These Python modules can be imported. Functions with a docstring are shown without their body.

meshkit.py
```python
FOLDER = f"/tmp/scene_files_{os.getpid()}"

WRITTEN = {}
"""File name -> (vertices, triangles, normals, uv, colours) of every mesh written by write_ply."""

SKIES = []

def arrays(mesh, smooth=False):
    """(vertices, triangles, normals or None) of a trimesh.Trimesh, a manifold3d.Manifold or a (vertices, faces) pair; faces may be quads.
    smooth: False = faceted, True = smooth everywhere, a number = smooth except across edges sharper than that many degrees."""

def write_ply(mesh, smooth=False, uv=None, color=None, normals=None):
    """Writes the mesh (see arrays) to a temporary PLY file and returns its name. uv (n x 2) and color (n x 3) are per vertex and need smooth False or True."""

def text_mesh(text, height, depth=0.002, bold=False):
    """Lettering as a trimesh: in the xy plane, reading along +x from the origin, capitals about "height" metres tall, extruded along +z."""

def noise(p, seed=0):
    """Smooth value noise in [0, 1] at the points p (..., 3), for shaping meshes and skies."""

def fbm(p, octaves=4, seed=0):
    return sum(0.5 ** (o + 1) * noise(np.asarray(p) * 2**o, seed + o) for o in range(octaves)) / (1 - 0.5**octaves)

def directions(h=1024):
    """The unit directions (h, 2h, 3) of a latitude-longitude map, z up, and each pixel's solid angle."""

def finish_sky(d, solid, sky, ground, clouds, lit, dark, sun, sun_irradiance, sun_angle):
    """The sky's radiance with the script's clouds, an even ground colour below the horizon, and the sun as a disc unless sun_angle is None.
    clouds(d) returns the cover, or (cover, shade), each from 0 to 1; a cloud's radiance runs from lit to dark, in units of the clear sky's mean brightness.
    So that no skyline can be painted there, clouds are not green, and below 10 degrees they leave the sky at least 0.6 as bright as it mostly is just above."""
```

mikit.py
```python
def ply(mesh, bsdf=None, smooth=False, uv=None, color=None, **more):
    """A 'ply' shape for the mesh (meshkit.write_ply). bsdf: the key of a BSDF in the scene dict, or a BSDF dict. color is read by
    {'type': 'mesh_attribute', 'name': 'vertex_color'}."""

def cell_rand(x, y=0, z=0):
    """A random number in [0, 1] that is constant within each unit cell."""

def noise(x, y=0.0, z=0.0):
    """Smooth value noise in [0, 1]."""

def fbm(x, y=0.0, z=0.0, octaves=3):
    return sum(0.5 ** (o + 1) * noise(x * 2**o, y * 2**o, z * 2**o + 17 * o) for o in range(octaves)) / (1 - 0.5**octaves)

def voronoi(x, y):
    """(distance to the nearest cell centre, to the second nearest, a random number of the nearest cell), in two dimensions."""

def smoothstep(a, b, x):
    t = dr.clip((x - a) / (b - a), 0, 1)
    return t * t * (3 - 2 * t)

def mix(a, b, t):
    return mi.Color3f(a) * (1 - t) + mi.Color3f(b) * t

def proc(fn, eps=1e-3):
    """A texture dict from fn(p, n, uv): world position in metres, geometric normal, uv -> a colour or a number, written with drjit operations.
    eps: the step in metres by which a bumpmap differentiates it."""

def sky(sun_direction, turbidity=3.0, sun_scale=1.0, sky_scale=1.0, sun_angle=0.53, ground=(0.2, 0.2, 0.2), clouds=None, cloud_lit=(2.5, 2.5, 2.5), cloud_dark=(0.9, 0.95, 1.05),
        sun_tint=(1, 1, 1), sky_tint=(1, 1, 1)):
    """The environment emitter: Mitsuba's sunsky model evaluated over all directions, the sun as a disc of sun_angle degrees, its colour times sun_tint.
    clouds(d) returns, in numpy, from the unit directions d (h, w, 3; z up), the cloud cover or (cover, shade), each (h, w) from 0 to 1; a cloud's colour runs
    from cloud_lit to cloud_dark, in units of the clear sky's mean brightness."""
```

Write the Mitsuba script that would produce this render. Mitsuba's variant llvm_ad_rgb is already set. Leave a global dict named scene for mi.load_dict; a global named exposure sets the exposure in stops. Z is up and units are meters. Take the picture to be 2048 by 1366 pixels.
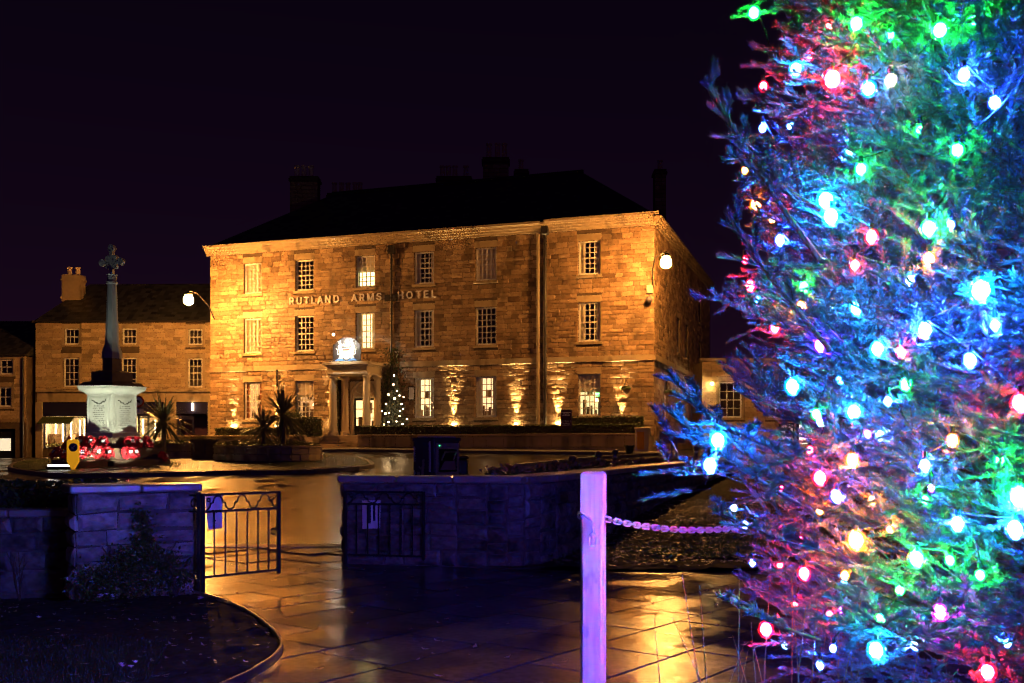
import math, random
import numpy as np, trimesh, mitsuba as mi, drjit as dr
import mikit, meshkit
from mikit import proc, noise, fbm, mix, smoothstep, cell_rand, voronoi
from shapely.geometry import Polygon, box as sbox, LineString, Point
from shapely.ops import unary_union
T = mi.ScalarTransform4f
scene, labels = {}, {}
# ------------------------------------------------------------------ camera, sky, exposure
EYE = 1.35
scene['camera'] = {'type': 'perspective', 'fov': 54.23, 'fov_axis': 'x', 'near_clip': 0.05, 'far_clip': 600.0,
                   'principal_point_offset_y': -0.1567,
                   'to_world': T().look_at(origin=[0, 0, EYE], target=[0, 1, EYE], up=[0, 0, 1])}
exposure = 4.3
K = 2.0 ** (1.3 - exposure)              # every lamp and the sky are set for an exposure of 1.3, then scaled to this one
scene['sky'] = {**mikit.sky((0.2, -0.6, 0.5), turbidity=3, sun_scale=0.0, sky_scale=0.014 * K, sky_tint=(2.3, 0.42, 1.2), ground=(.05, .05, .05)), 'sampling_weight': 4.0}
SODIUM = np.array([1.0, .41, .085])
WARM = np.array([1.0, .66, .24])
LAMP_L, LAMP_R = 1450.0, 860.0          # radiance of the two street lamps
RNG = np.random.default_rng(11)

# ------------------------------------------------------------------ helpers
def at(u, v, Y):
    """A point seen at photo pixel (u, v), Y metres in front of the tripod."""
    return np.array([(u - 1024) / 2000 * Y, Y, EYE + (897 - v) / 2000 * Y])
def G(x, y):
    """Height of the ground: level in front of the wall, then rising gently to the hotel."""
    x, y = np.asarray(x, float), np.asarray(y, float)
    t = np.clip(y - 11.5, 0, 40)
    z = .0335 * (t - .8 * (1 - np.exp(-t / .8)))
    return np.maximum(z - .024 * np.maximum(0, -x - 8) * np.clip((y - 12) / 10, 0, 1), 0)
def gp(u, v):
    lo, hi = 1.5, 90.0
    for _ in range(60):
        m = (lo + hi) / 2
        p = at(u, v, m)
        if p[2] > G(p[0], p[1]): lo = m
        else: hi = m
    return at(u, v, lo)
used = set()
def key(name, parent=None):
    base = f'{parent}__{name}' if parent else name
    k, i = base, 0
    while k in used:
        i += 1; k = f'{base}_{i:03d}'
    used.add(k)
    return k
def tag(k, label=None, cat=None, group=None, kind=None):
    labels[k] = {a: b for a, b in dict(label=label, category=cat, group=group, kind=kind).items() if b}
    return k
def thing(name, label, cat, group=None):
    return tag(key(name), label, cat, group)
def put(name, mesh, bsdf, parent=None, smooth=False, uv=None, kind=None, label=None, emit=None, weight=1.0):
    k = key(name, parent)
    if hasattr(mesh, 'faces'): mesh = (np.asarray(mesh.vertices), np.asarray(mesh.faces))
    V, F = mesh
    more = {}
    if emit is not None:
        more['emitter'] = {'type': 'area', 'radiance': {'type': 'rgb', 'value': [float(x) * K for x in emit]} if not isinstance(emit, dict) else emit, 'sampling_weight': float(weight)}
    if uv is not None:
        uv = np.broadcast_to(np.asarray(uv, float), (len(V), 2))
    scene[k] = mikit.ply((V, F), bsdf, smooth=smooth, uv=uv, **more)
    if kind or label: tag(k, label, None, None, kind)
    return k
def cat(parts):
    V, F, n = [], [], 0
    for v, f in parts:
        V.append(v); F.append(np.asarray(f) + n); n += len(v)
    return np.vstack(V), np.vstack(F)
BOXF = np.array([[0, 2, 1], [0, 3, 2], [4, 5, 6], [4, 6, 7], [0, 1, 5], [0, 5, 4], [1, 2, 6], [1, 6, 5], [2, 3, 7], [2, 7, 6], [3, 0, 4], [3, 4, 7]])
def bx(x0, x1, y0, y1, z0, z1):
    return np.array([[x0, y0, z0], [x1, y0, z0], [x1, y1, z0], [x0, y1, z0], [x0, y0, z1], [x1, y0, z1], [x1, y1, z1], [x0, y1, z1]], float), BOXF
def bev(x0, x1, y0, y1, z0, z1, b):
    pts = []
    for sx in (0, 1):
        for sy in (0, 1):
            for sz in (0, 1):
                c = np.array([(x0, x1)[sx], (y0, y1)[sy], (z0, z1)[sz]])
                i = np.array([1 - 2 * sx, 1 - 2 * sy, 1 - 2 * sz]) * b
                for a in range(3):
                    m = np.ones(3); m[a] = 0
                    pts.append(c + i * m)
    h = trimesh.convex.convex_hull(np.array(pts))
    return np.array(h.vertices), np.array(h.faces)
class Fr:
    """A wall's frame: s runs along it, n comes out of it, z is up."""
    def __init__(f, p, d):
        d = np.asarray(d, float)[:2]; f.D = d / np.linalg.norm(d); f.p = np.asarray(p, float)[:2]; f.N = np.array([f.D[1], -f.D[0]])
    def W(f, P):
        P = np.asarray(P, float).reshape(-1, 3)
        xy = f.p + P[:, :1] * f.D + P[:, 1:2] * f.N
        return np.column_stack([xy, P[:, 2]])
    def box(f, s0, s1, n0, n1, z0, z1):
        v, F = bx(s0, s1, n0, n1, z0, z1)
        return f.W(v), F[:, ::-1]
    def m(f, mesh):
        return f.W(mesh[0]), np.asarray(mesh[1])[:, ::-1]
    def s_at(f, u, n=0.0):
        k = (u - 1024) / 2000; q = f.p + n * f.N
        return (k * q[1] - q[0]) / (f.D[0] - k * f.D[1])
    def z_at(f, u, v, n=0.0):
        s = f.s_at(u, n); Y = (f.p + n * f.N + s * f.D)[1]
        return EYE + (897 - v) / 2000 * Y
def tube(pts, r, sides=6, cap=True):
    p = np.asarray(pts, float); n = len(p)
    r = np.broadcast_to(r, (n,)).astype(float)
    t = np.gradient(p, axis=0); t /= np.linalg.norm(t, axis=1, keepdims=True) + 1e-12
    ref = np.array([0, 0, 1.0]) if abs(t[:, 2]).mean() < .8 else np.array([1.0, 0.1, 0])
    a = np.cross(t, ref); a /= np.linalg.norm(a, axis=1, keepdims=True) + 1e-12
    b = np.cross(t, a); ang = np.arange(sides) * 2 * np.pi / sides
    V = (p[:, None] + r[:, None, None] * (np.cos(ang)[None, :, None] * a[:, None] + np.sin(ang)[None, :, None] * b[:, None])).reshape(-1, 3)
    F = []
    for i in range(n - 1):
        for j in range(sides):
            q = [i * sides + j, i * sides + (j + 1) % sides, (i + 1) * sides + (j + 1) % sides, (i + 1) * sides + j]
            F += [[q[0], q[2], q[1]], [q[0], q[3], q[2]]]
    if cap:
        V = np.vstack([V, p[:1], p[-1:]]); c0, c1 = len(V) - 2, len(V) - 1
        for j in range(sides):
            F += [[c0, j, (j + 1) % sides], [c1, (n - 1) * sides + (j + 1) % sides, (n - 1) * sides + j]]
    return V, np.array(F)
def lathe(prof, c=(0, 0, 0), sides=16, rot=0.0):
    pr = np.asarray(prof, float); n = len(pr); ang = np.arange(sides) * 2 * np.pi / sides + rot
    V = np.stack([pr[:, :1] * np.cos(ang), pr[:, :1] * np.sin(ang), np.repeat(pr[:, 1:], sides, 1)], -1).reshape(-1, 3) + np.asarray(c, float)
    F = []
    for i in range(n - 1):
        for j in range(sides):
            q = [i * sides + j, i * sides + (j + 1) % sides, (i + 1) * sides + (j + 1) % sides, (i + 1) * sides + j]
            F += [[q[0], q[1], q[2]], [q[0], q[2], q[3]]]
    V = np.vstack([V, [[c[0], c[1], c[2] + pr[0, 1]]], [[c[0], c[1], c[2] + pr[-1, 1]]]]); a, b = len(V) - 2, len(V) - 1
    for j in range(sides):
        F += [[a, (j + 1) % sides, j], [b, (n - 1) * sides + j, (n - 1) * sides + (j + 1) % sides]]
    return V, np.array(F)
def sphere(c, r, sub=2, sq=(1, 1, 1)):
    m = trimesh.creation.icosphere(sub, 1.0)
    return np.array(m.vertices) * r * np.array(sq) + np.asarray(c), np.array(m.faces)
def extrude(poly, d):
    """Polygon(s) in xy, extruded along +z."""
    out = [trimesh.creation.extrude_polygon(g, d, engine='earcut') for g in getattr(poly, 'geoms', [poly]) if g.area > 1e-9]
    return cat([(np.array(m.vertices), np.array(m.faces)) for m in out])
def fill(poly, cell, zf):
    """A sheet over the polygon as a grid of triangles clipped to its edge."""
    x0, y0, x1, y1 = poly.bounds
    V, F, idx = [], [], {}
    from shapely.prepared import prep
    pp = prep(poly)
    def vid(x, y):
        k = (round(x, 4), round(y, 4))
        if k not in idx: idx[k] = len(V); V.append(k)
        return idx[k]
    xs, ys = np.arange(x0, x1 + cell, cell), np.arange(y0, y1 + cell, cell)
    for i in range(len(xs) - 1):
        for j in range(len(ys) - 1):
            c = sbox(xs[i], ys[j], xs[i + 1], ys[j + 1])
            if pp.contains(c):
                q = [vid(xs[i], ys[j]), vid(xs[i + 1], ys[j]), vid(xs[i + 1], ys[j + 1]), vid(xs[i], ys[j + 1])]
                F += [[q[0], q[1], q[2]], [q[0], q[2], q[3]]]
            elif pp.intersects(c):
                g = poly.intersection(c)
                for h in getattr(g, 'geoms', [g]):
                    if h.geom_type == 'Polygon' and h.area > 1e-7:
                        v, f = trimesh.creation.triangulate_polygon(h, engine='earcut')
                        for t in f:
                            a, b, cc = v[t]
                            if (b[0] - a[0]) * (cc[1] - a[1]) - (b[1] - a[1]) * (cc[0] - a[0]) < 0: t = t[::-1]
                            F.append([vid(*v[k]) for k in t])
    V = np.array(V)
    return np.column_stack([V, zf(V[:, 0], V[:, 1])]), np.array(F)
def path(pts, n=6):
    """Catmull-Rom through the points."""
    p = np.asarray(pts, float); q = np.vstack([2 * p[0] - p[1], p, 2 * p[-1] - p[-2]]); out = []
    for i in range(1, len(q) - 2):
        for t in np.linspace(0, 1, n, endpoint=False):
            a, b, c, d = q[i - 1:i + 3]
            out.append(.5 * (2 * b + (c - a) * t + (2 * a - 5 * b + 4 * c - d) * t * t + (3 * b - a - 3 * c + d) * t ** 3))
    return np.array(out + [p[-1]])
def stone(fr, s0, s1, z0, z1, n0, proud, b, jit, rng):
    j = lambda: (rng.random() - .5) * 2 * jit
    o = [(s0 + j(), z0 + j()), (s1 + j(), z0 + j()), (s1 + j(), z1 + j()), (s0 + j(), z1 + j())]
    cs, cz = (s0 + s1) / 2, (z0 + z1) / 2
    P = [(s, n0 - .02, z) for s, z in o] + [(s, n0 + proud * .35, z) for s, z in o]
    P += [(s + np.sign(cs - s) * b, n0 + proud * (.8 + .35 * rng.random()), z + np.sign(cz - z) * b) for s, z in o]
    P += [(cs + j() * 3, n0 + proud * (1 + .5 * rng.random()), cz + j())]
    F = []
    for r in (0, 4):
        for a in range(4):
            q = [r + a, r + (a + 1) % 4, r + 4 + (a + 1) % 4, r + 4 + a]
            F += [[q[0], q[1], q[2]], [q[0], q[2], q[3]]]
    F += [[8 + a, 8 + (a + 1) % 4, 12] for a in range(4)]
    return fr.W(P), np.array(F)
def masonry(holder, fr, s0, s1, zb, opens, L, bsdf, proud, n0=0.0, named=100, gap=.008, b=.012, jit=.004, rng=RNG, name='stone', keep=None, rest='masonry'):
    out = []
    for z0, z1 in zip(zb[:-1], zb[1:]):
        free = [(s0, s1)]
        for a, c, d, e in opens:
            if d < z1 - .02 and e > z0 + .02:
                free = [x for f in free for x in ((f[0], min(f[1], a)), (max(f[0], c), f[1])) if x[1] - x[0] > .03]
        for f0, f1 in free:
            s = f0
            while s < f1 - .02:
                l = L[0] + (L[1] - L[0]) * rng.random()
                e = s + l if f1 - s - l > L[0] * .6 else f1
                if keep is None or keep(s, e, z0, z1):
                    m = stone(fr, s + gap / 2, e - gap / 2, z0 + gap / 2, z1 - gap / 2, n0, proud[0] + (proud[1] - proud[0]) * rng.random(), b, jit, rng)
                    c = m[0].mean(0)
                    out.append(((e - s) * (z1 - z0) / max(c[1], 1) ** 2, m, rng.random(2)))
                s = e
    out.sort(key=lambda x: -x[0])
    for _, m, uv in out[:named]: put(name, m, bsdf, holder, uv=uv)
    r = out[named:]
    if r:
        V, F = cat([m for _, m, _ in r])
        k = key(rest, holder)
        scene[k] = mikit.ply((V, F), bsdf, uv=np.vstack([np.broadcast_to(u, (len(m[0]), 2)) for _, m, u in r]))
        tag(k, kind='stuff')
    return len(out)
def courses(breaks, h, rng):
    z = [breaks[0]]
    for a, b in zip(breaks[:-1], breaks[1:]):
        n = max(1, round((b - a) / h)); w = 1 + .5 * (rng.random(n) - .5); w = np.cumsum(w / w.sum())
        z += list(a + (b - a) * w)
    return z

# ------------------------------------------------------------------ materials
def lum(*c): return {'type': 'rgb', 'value': [float(x) * K for x in c]}
def rgb(*c): return {'type': 'rgb', 'value': list(c)}
def pr(c, rough=.5, spec=.5, metal=0.0, two=True, **k):
    d = {'type': 'principled', 'base_color': rgb(*c) if isinstance(c, (tuple, list)) else c, 'roughness': rough, 'metallic': metal, **k}
    if not metal: d['specular'] = spec
    return {'type': 'twosided', 'bsdf': d} if two else d
def P3(p): return p.x, p.y, p.z
def f_stone(p, n, uv):
    g = fbm(p.x * 9, p.y * 9, p.z * 9, 4); st = fbm(p.x * 1.3, p.y * 1.3, p.z * .5, 3)
    c = mix((.25, .15, .075), (.47, .32, .185), uv.x)
    c = mix(c, (.15, .085, .045), smoothstep(.72, 1.0, uv.y) * .8)
    return c * (.6 + .75 * g) * (1 - .4 * smoothstep(.52, .72, st))
scene['m_stone'] = pr(proc(f_stone), proc(lambda p, n, uv: .35 + .4 * fbm(p.x * 6, p.y * 6, p.z * 6, 2)), .5)
def f_shop(p, n, uv):
    g = fbm(p.x * 8, p.y * 8, p.z * 8, 3)
    return mix((.42, .29, .15), (.56, .42, .25), uv.x) * (.7 + .55 * g) * (1 - .35 * smoothstep(.7, 1, uv.y))
scene['m_shop'] = pr(proc(f_shop), .6)
scene['m_mortar'] = pr(proc(lambda p, n, uv: mix((.07, .045, .028), (.15, .1, .06), fbm(p.x * 5, p.y * 5, p.z * 5, 3))), .8)
def f_ashlar(p, n, uv):
    g = fbm(p.x * 7, p.y * 7, p.z * 7, 3); st = fbm(p.x * 2, p.y * 2, p.z * .6 + 4, 3)
    return mix((.36, .26, .155), (.46, .36, .23), g) * (1 - .5 * smoothstep(.5, .75, st))
scene['m_ashlar'] = pr(proc(f_ashlar), .5)
def f_lime(p, n, uv):
    g = fbm(p.x * 22, p.y * 22, p.z * 22, 4); st = fbm(p.x * 4, p.y * 4, p.z * 4 + 9, 3)
    return mix((.27, .25, .23), (.5, .47, .43), uv.x) * (.35 + 1.25 * g) * (1 - .6 * smoothstep(.5, .7, st))
scene['m_lime'] = {'type': 'twosided', 'bsdf': {'type': 'bumpmap', 'tex': proc(lambda p, n, uv: fbm(p.x * 30, p.y * 30, p.z * 30, 3), eps=.004), 'scale': .02,
                   'bsdf': pr(proc(f_lime), proc(lambda p, n, uv: .25 + .45 * fbm(p.x * 9, p.y * 9, p.z * 9, 2)), .5, two=False)}}
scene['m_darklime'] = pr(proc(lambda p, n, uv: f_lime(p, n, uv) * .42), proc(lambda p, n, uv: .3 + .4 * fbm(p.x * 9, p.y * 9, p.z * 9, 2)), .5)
scene['m_wetcap'] = pr(proc(lambda p, n, uv: mix((.2, .185, .165), (.4, .37, .33), fbm(p.x * 9, p.y * 9, p.z * 9, 4))), proc(lambda p, n, uv: .12 + .3 * fbm(p.x * 14, p.y * 14, p.z * 14, 2)), .6)
scene['m_darkmortar'] = pr(proc(lambda p, n, uv: mix((.06, .055, .05), (.16, .15, .135), fbm(p.x * 18, p.y * 18, p.z * 18, 3))), .8)
def f_slab(p, n, uv):
    g = fbm(p.x * 30, p.y * 30, 1, 3); st = fbm(p.x * 1.6, p.y * 1.6, 7, 3)
    return mix((.028, .025, .023), (.075, .068, .06), uv.x) * (.6 + .8 * g) * (1 - .4 * smoothstep(.45, .7, st))
def r_wet(p, n, uv):
    return .03 + .2 * smoothstep(.42, .62, fbm(p.x * 2.2, p.y * 2.2, 3, 4)) + .1 * fbm(p.x * 40, p.y * 40, 5, 2)
scene['m_slab'] = {'type': 'twosided', 'bsdf': {'type': 'bumpmap', 'tex': proc(lambda p, n, uv: fbm(p.x * 90, p.y * 90, 2, 2) * .3 + .9 * fbm(p.x * 6, p.y * 6, 2, 2), eps=.004), 'scale': .0017,
                   'bsdf': pr(proc(f_slab), proc(r_wet), .6, two=False)}}
scene['m_asphalt'] = {'type': 'twosided', 'bsdf': {'type': 'bumpmap', 'tex': proc(lambda p, n, uv: fbm(p.x * 45, p.y * 45, 2, 2) + 5 * fbm(p.x * 1.2, p.y * 1.2, 2, 2), eps=.008), 'scale': .002,
                      'bsdf': pr(proc(lambda p, n, uv: mix((.01, .0095, .009), (.032, .03, .028), fbm(p.x * 60, p.y * 60, 0, 3))),
                                 proc(lambda p, n, uv: .05 + .26 * smoothstep(.42, .58, fbm(p.x * 1.8, p.y * .55, 3, 4)) + .1 * fbm(p.x * 30, p.y * 30, 1, 2)), .6, two=False)}}
scene['m_kerb'] = pr(proc(lambda p, n, uv: mix((.12, .11, .1), (.26, .24, .21), fbm(p.x * 12, p.y * 12, p.z * 12, 3))), .3)
scene['m_soil'] = pr(proc(lambda p, n, uv: mix((.012, .009, .007), (.05, .036, .024), fbm(p.x * 25, p.y * 25, p.z * 25, 3))), .8, .3)
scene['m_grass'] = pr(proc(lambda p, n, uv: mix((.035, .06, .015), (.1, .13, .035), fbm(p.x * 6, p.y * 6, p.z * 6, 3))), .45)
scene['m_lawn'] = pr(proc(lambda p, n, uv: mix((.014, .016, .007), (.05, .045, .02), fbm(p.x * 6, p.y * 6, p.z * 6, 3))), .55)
scene['m_leaf'] = pr(proc(lambda p, n, uv: mix((.02, .04, .012), (.09, .115, .03), fbm(p.x * 14, p.y * 14, p.z * 14, 2))), .35)
scene['m_paleleaf'] = pr(proc(lambda p, n, uv: mix((.1, .1, .02), (.28, .26, .07), fbm(p.x * 9, p.y * 9, p.z * 9, 2))), .35)
scene['m_litter'] = pr(proc(lambda p, n, uv: mix((.12, .08, .04), (.5, .42, .3), fbm(p.x * 13, p.y * 13, p.z * 13, 2))), .3)
scene['m_fir'] = pr(proc(lambda p, n, uv: mix((.06, .1, .1), (.15, .2, .19), fbm(p.x * 12, p.y * 12, p.z * 12, 2))), .42)
scene['m_bark'] = pr(proc(lambda p, n, uv: mix((.07, .05, .035), (.19, .14, .1), fbm(p.x * 40, p.y * 40, p.z * 40, 3))), .6)
scene['m_twig'] = pr((.09, .06, .04), .6)
scene['m_sword'] = pr(proc(lambda p, n, uv: mix((.08, .09, .03), (.26, .23, .1), fbm(p.x * 5, p.y * 5, p.z * 5, 2))), .4)
scene['m_slate'] = pr(proc(lambda p, n, uv: mix((.02, .02, .022), (.05, .05, .052), cell_rand(p.x * 3, p.z * 5))), .35)
scene['m_white'] = pr(proc(lambda p, n, uv: mix((.66, .64, .6), (.8, .79, .75), fbm(p.x * 8, p.y * 8, p.z * 8, 2))), .35)
scene['m_post'] = pr(proc(lambda p, n, uv: mix((.66, .66, .66), (.8, .8, .8), smoothstep(.2, .6, fbm(p.x * 90, p.y * 90, p.z * 4, 3))) * (1 - .3 * smoothstep(.62, .75, fbm(p.x * 22, p.y * 22, p.z * 9, 3)))), .4)
scene['m_letter'] = pr((.84, .8, .74), .4)
scene['m_glass'] = {'type': 'thindielectric'}
scene['m_room'] = pr((.06, .045, .035), .8)
scene['m_curtain'] = pr(proc(lambda p, n, uv: mix((.68, .6, .46), (.82, .74, .6), fbm(p.x * 3, p.y * 3, p.z * 3, 2))), .9)
scene['m_redcurtain'] = pr((.38, .16, .07), .9)
scene['m_iron'] = pr((.02, .02, .022), .38)
scene['m_steel'] = pr((.72, .72, .74), .28, metal=1.0)
scene['m_zinc'] = pr((.66, .66, .68), .3, .8)
scene['m_pipe'] = pr((.035, .03, .03), .4)
scene['m_palepipe'] = pr((.4, .32, .2), .4)
scene['m_brownstone'] = pr(proc(lambda p, n, uv: mix((.1, .07, .05), (.2, .14, .09), fbm(p.x * 6, p.y * 6, p.z * 6, 3))), .5)
scene['m_portland'] = pr(proc(lambda p, n, uv: mix((.46, .46, .41), (.66, .66, .6), fbm(p.x * 4, p.y * 4, p.z * 2, 4))), .5)
scene['m_granite'] = pr(proc(lambda p, n, uv: mix((.24, .26, .27), (.4, .42, .43), fbm(p.x * 6, p.y * 6, p.z * 2, 4))), .45)
scene['m_inscription'] = pr((.12, .12, .105), .6)
scene['m_poppy'] = pr((.5, .015, .03), .45)
scene['m_paper'] = pr((.78, .78, .8), .4)
scene['m_yellow'] = pr((.72, .33, .01), .35)
scene['m_blue'] = pr((.015, .03, .32), .35)
scene['m_signred'] = pr((.55, .03, .015), .4)
scene['m_bin'] = pr((.1, .085, .095), .35)
scene['m_binpanel'] = pr((.42, .34, .33), .35)
scene['m_black'] = pr((.01, .01, .01), .4)
scene['m_navy'] = pr((.02, .018, .06), .35)
scene['m_plum'] = pr((.06, .022, .05), .4)
scene['m_terracotta'] = pr((.7, .55, .42), .6)
scene['m_cream'] = pr((.58, .48, .32), .5)
scene['m_wood'] = pr((.2, .11, .05), .5)
scene['m_bulb'] = pr((.2, .2, .2), .3)
scene['m_cap'] = {'type': 'thindielectric'}
scene['m_cable'] = pr((.012, .03, .018), .45)
scene['m_petal'] = pr((.7, .6, .72), .5)
scene['m_pansy'] = pr((.4, .2, .09), .5)

# ------------------------------------------------------------------ the ground
def ground_mesh():
    xs = np.concatenate([[-260, -160, -100, -70], np.linspace(-45, 30, 76), [45, 70, 110, 180, 260]])
    ys = np.concatenate([[-120, -60, -20, -5], np.linspace(2, 11, 10), np.linspace(11.5, 60, 98), [70, 90, 130, 200, 320]])
    X, Y = np.meshgrid(xs, ys); Z = G(X, Y) - .035
    V = np.column_stack([X.ravel(), Y.ravel(), Z.ravel()]); n = len(xs); F = []
    for j in range(len(ys) - 1):
        for i in range(n - 1):
            a = j * n + i; F += [[a, a + 1, a + n + 1], [a, a + n + 1, a + n]]
    return V, np.array(F)
tag(put('road', ground_mesh(), 'm_asphalt'), 'dark wet asphalt road shining gold under the street lamps', None, None, 'structure')

bed_edge = [gp(u, v)[:2] for u, v in [(372, 1188), (430, 1203), (478, 1222), (518, 1246), (548, 1272), (561, 1290), (561, 1306), (545, 1326), (515, 1346), (480, 1366)]]
bed_edge = path(bed_edge + [np.array([-1.75, 5.1]), np.array([-2.1, 4.2])], 5)
left_bed = Polygon([tuple(p) for p in bed_edge] + [(-2.3, 3.2), (-9, 3.2), (-9.6, 8.8), (-3.8, 8.75), (-2.95, 9.25)]).buffer(0)
wall_path = path([(-1.98, 11.72), (-.62, 11.42), (-.05, 11.3), (.32, 11.55), (.8, 12.8), (1.84, 16.3), (4.7, 25.0), (7.6, 33.0)], 2)
right_bed = Polygon([(-.35, 11.2), (.6, 11.05), (1.6, 10.98), (2.8, 11.0), (5, 11.3), (12, 12.5), (14, 24), (7.8, 33)] + [tuple(p + np.array([.02, -.02])) for p in wall_path[::-1] if p[0] > -.1]).buffer(0)
fore = Polygon([(-2.95, 9.25), (-9.5, 9.0), (-13, 10.5), (-13, 13.3), (-2.3, 13.35), (-1.9, 11.7), (-.62, 11.45), (-.35, 11.25), (.6, 11.05), (1.6, 10.98), (2.8, 11.0), (5, 11.3), (9, 11.9), (9, 1.5), (-4, 1.5)]).buffer(0).difference(left_bed.buffer(.015)).difference(sbox(-9.6, 8.7, -3.9, 9.4))
fc = key('forecourt'); tag(fc, 'forecourt of dark wet stone paving slabs inside the gateway', None, None, 'structure')
scene[fc] = mikit.ply(fill(fore, 1.0, lambda x, y: G(x, y) - .012), 'm_soil')
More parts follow.
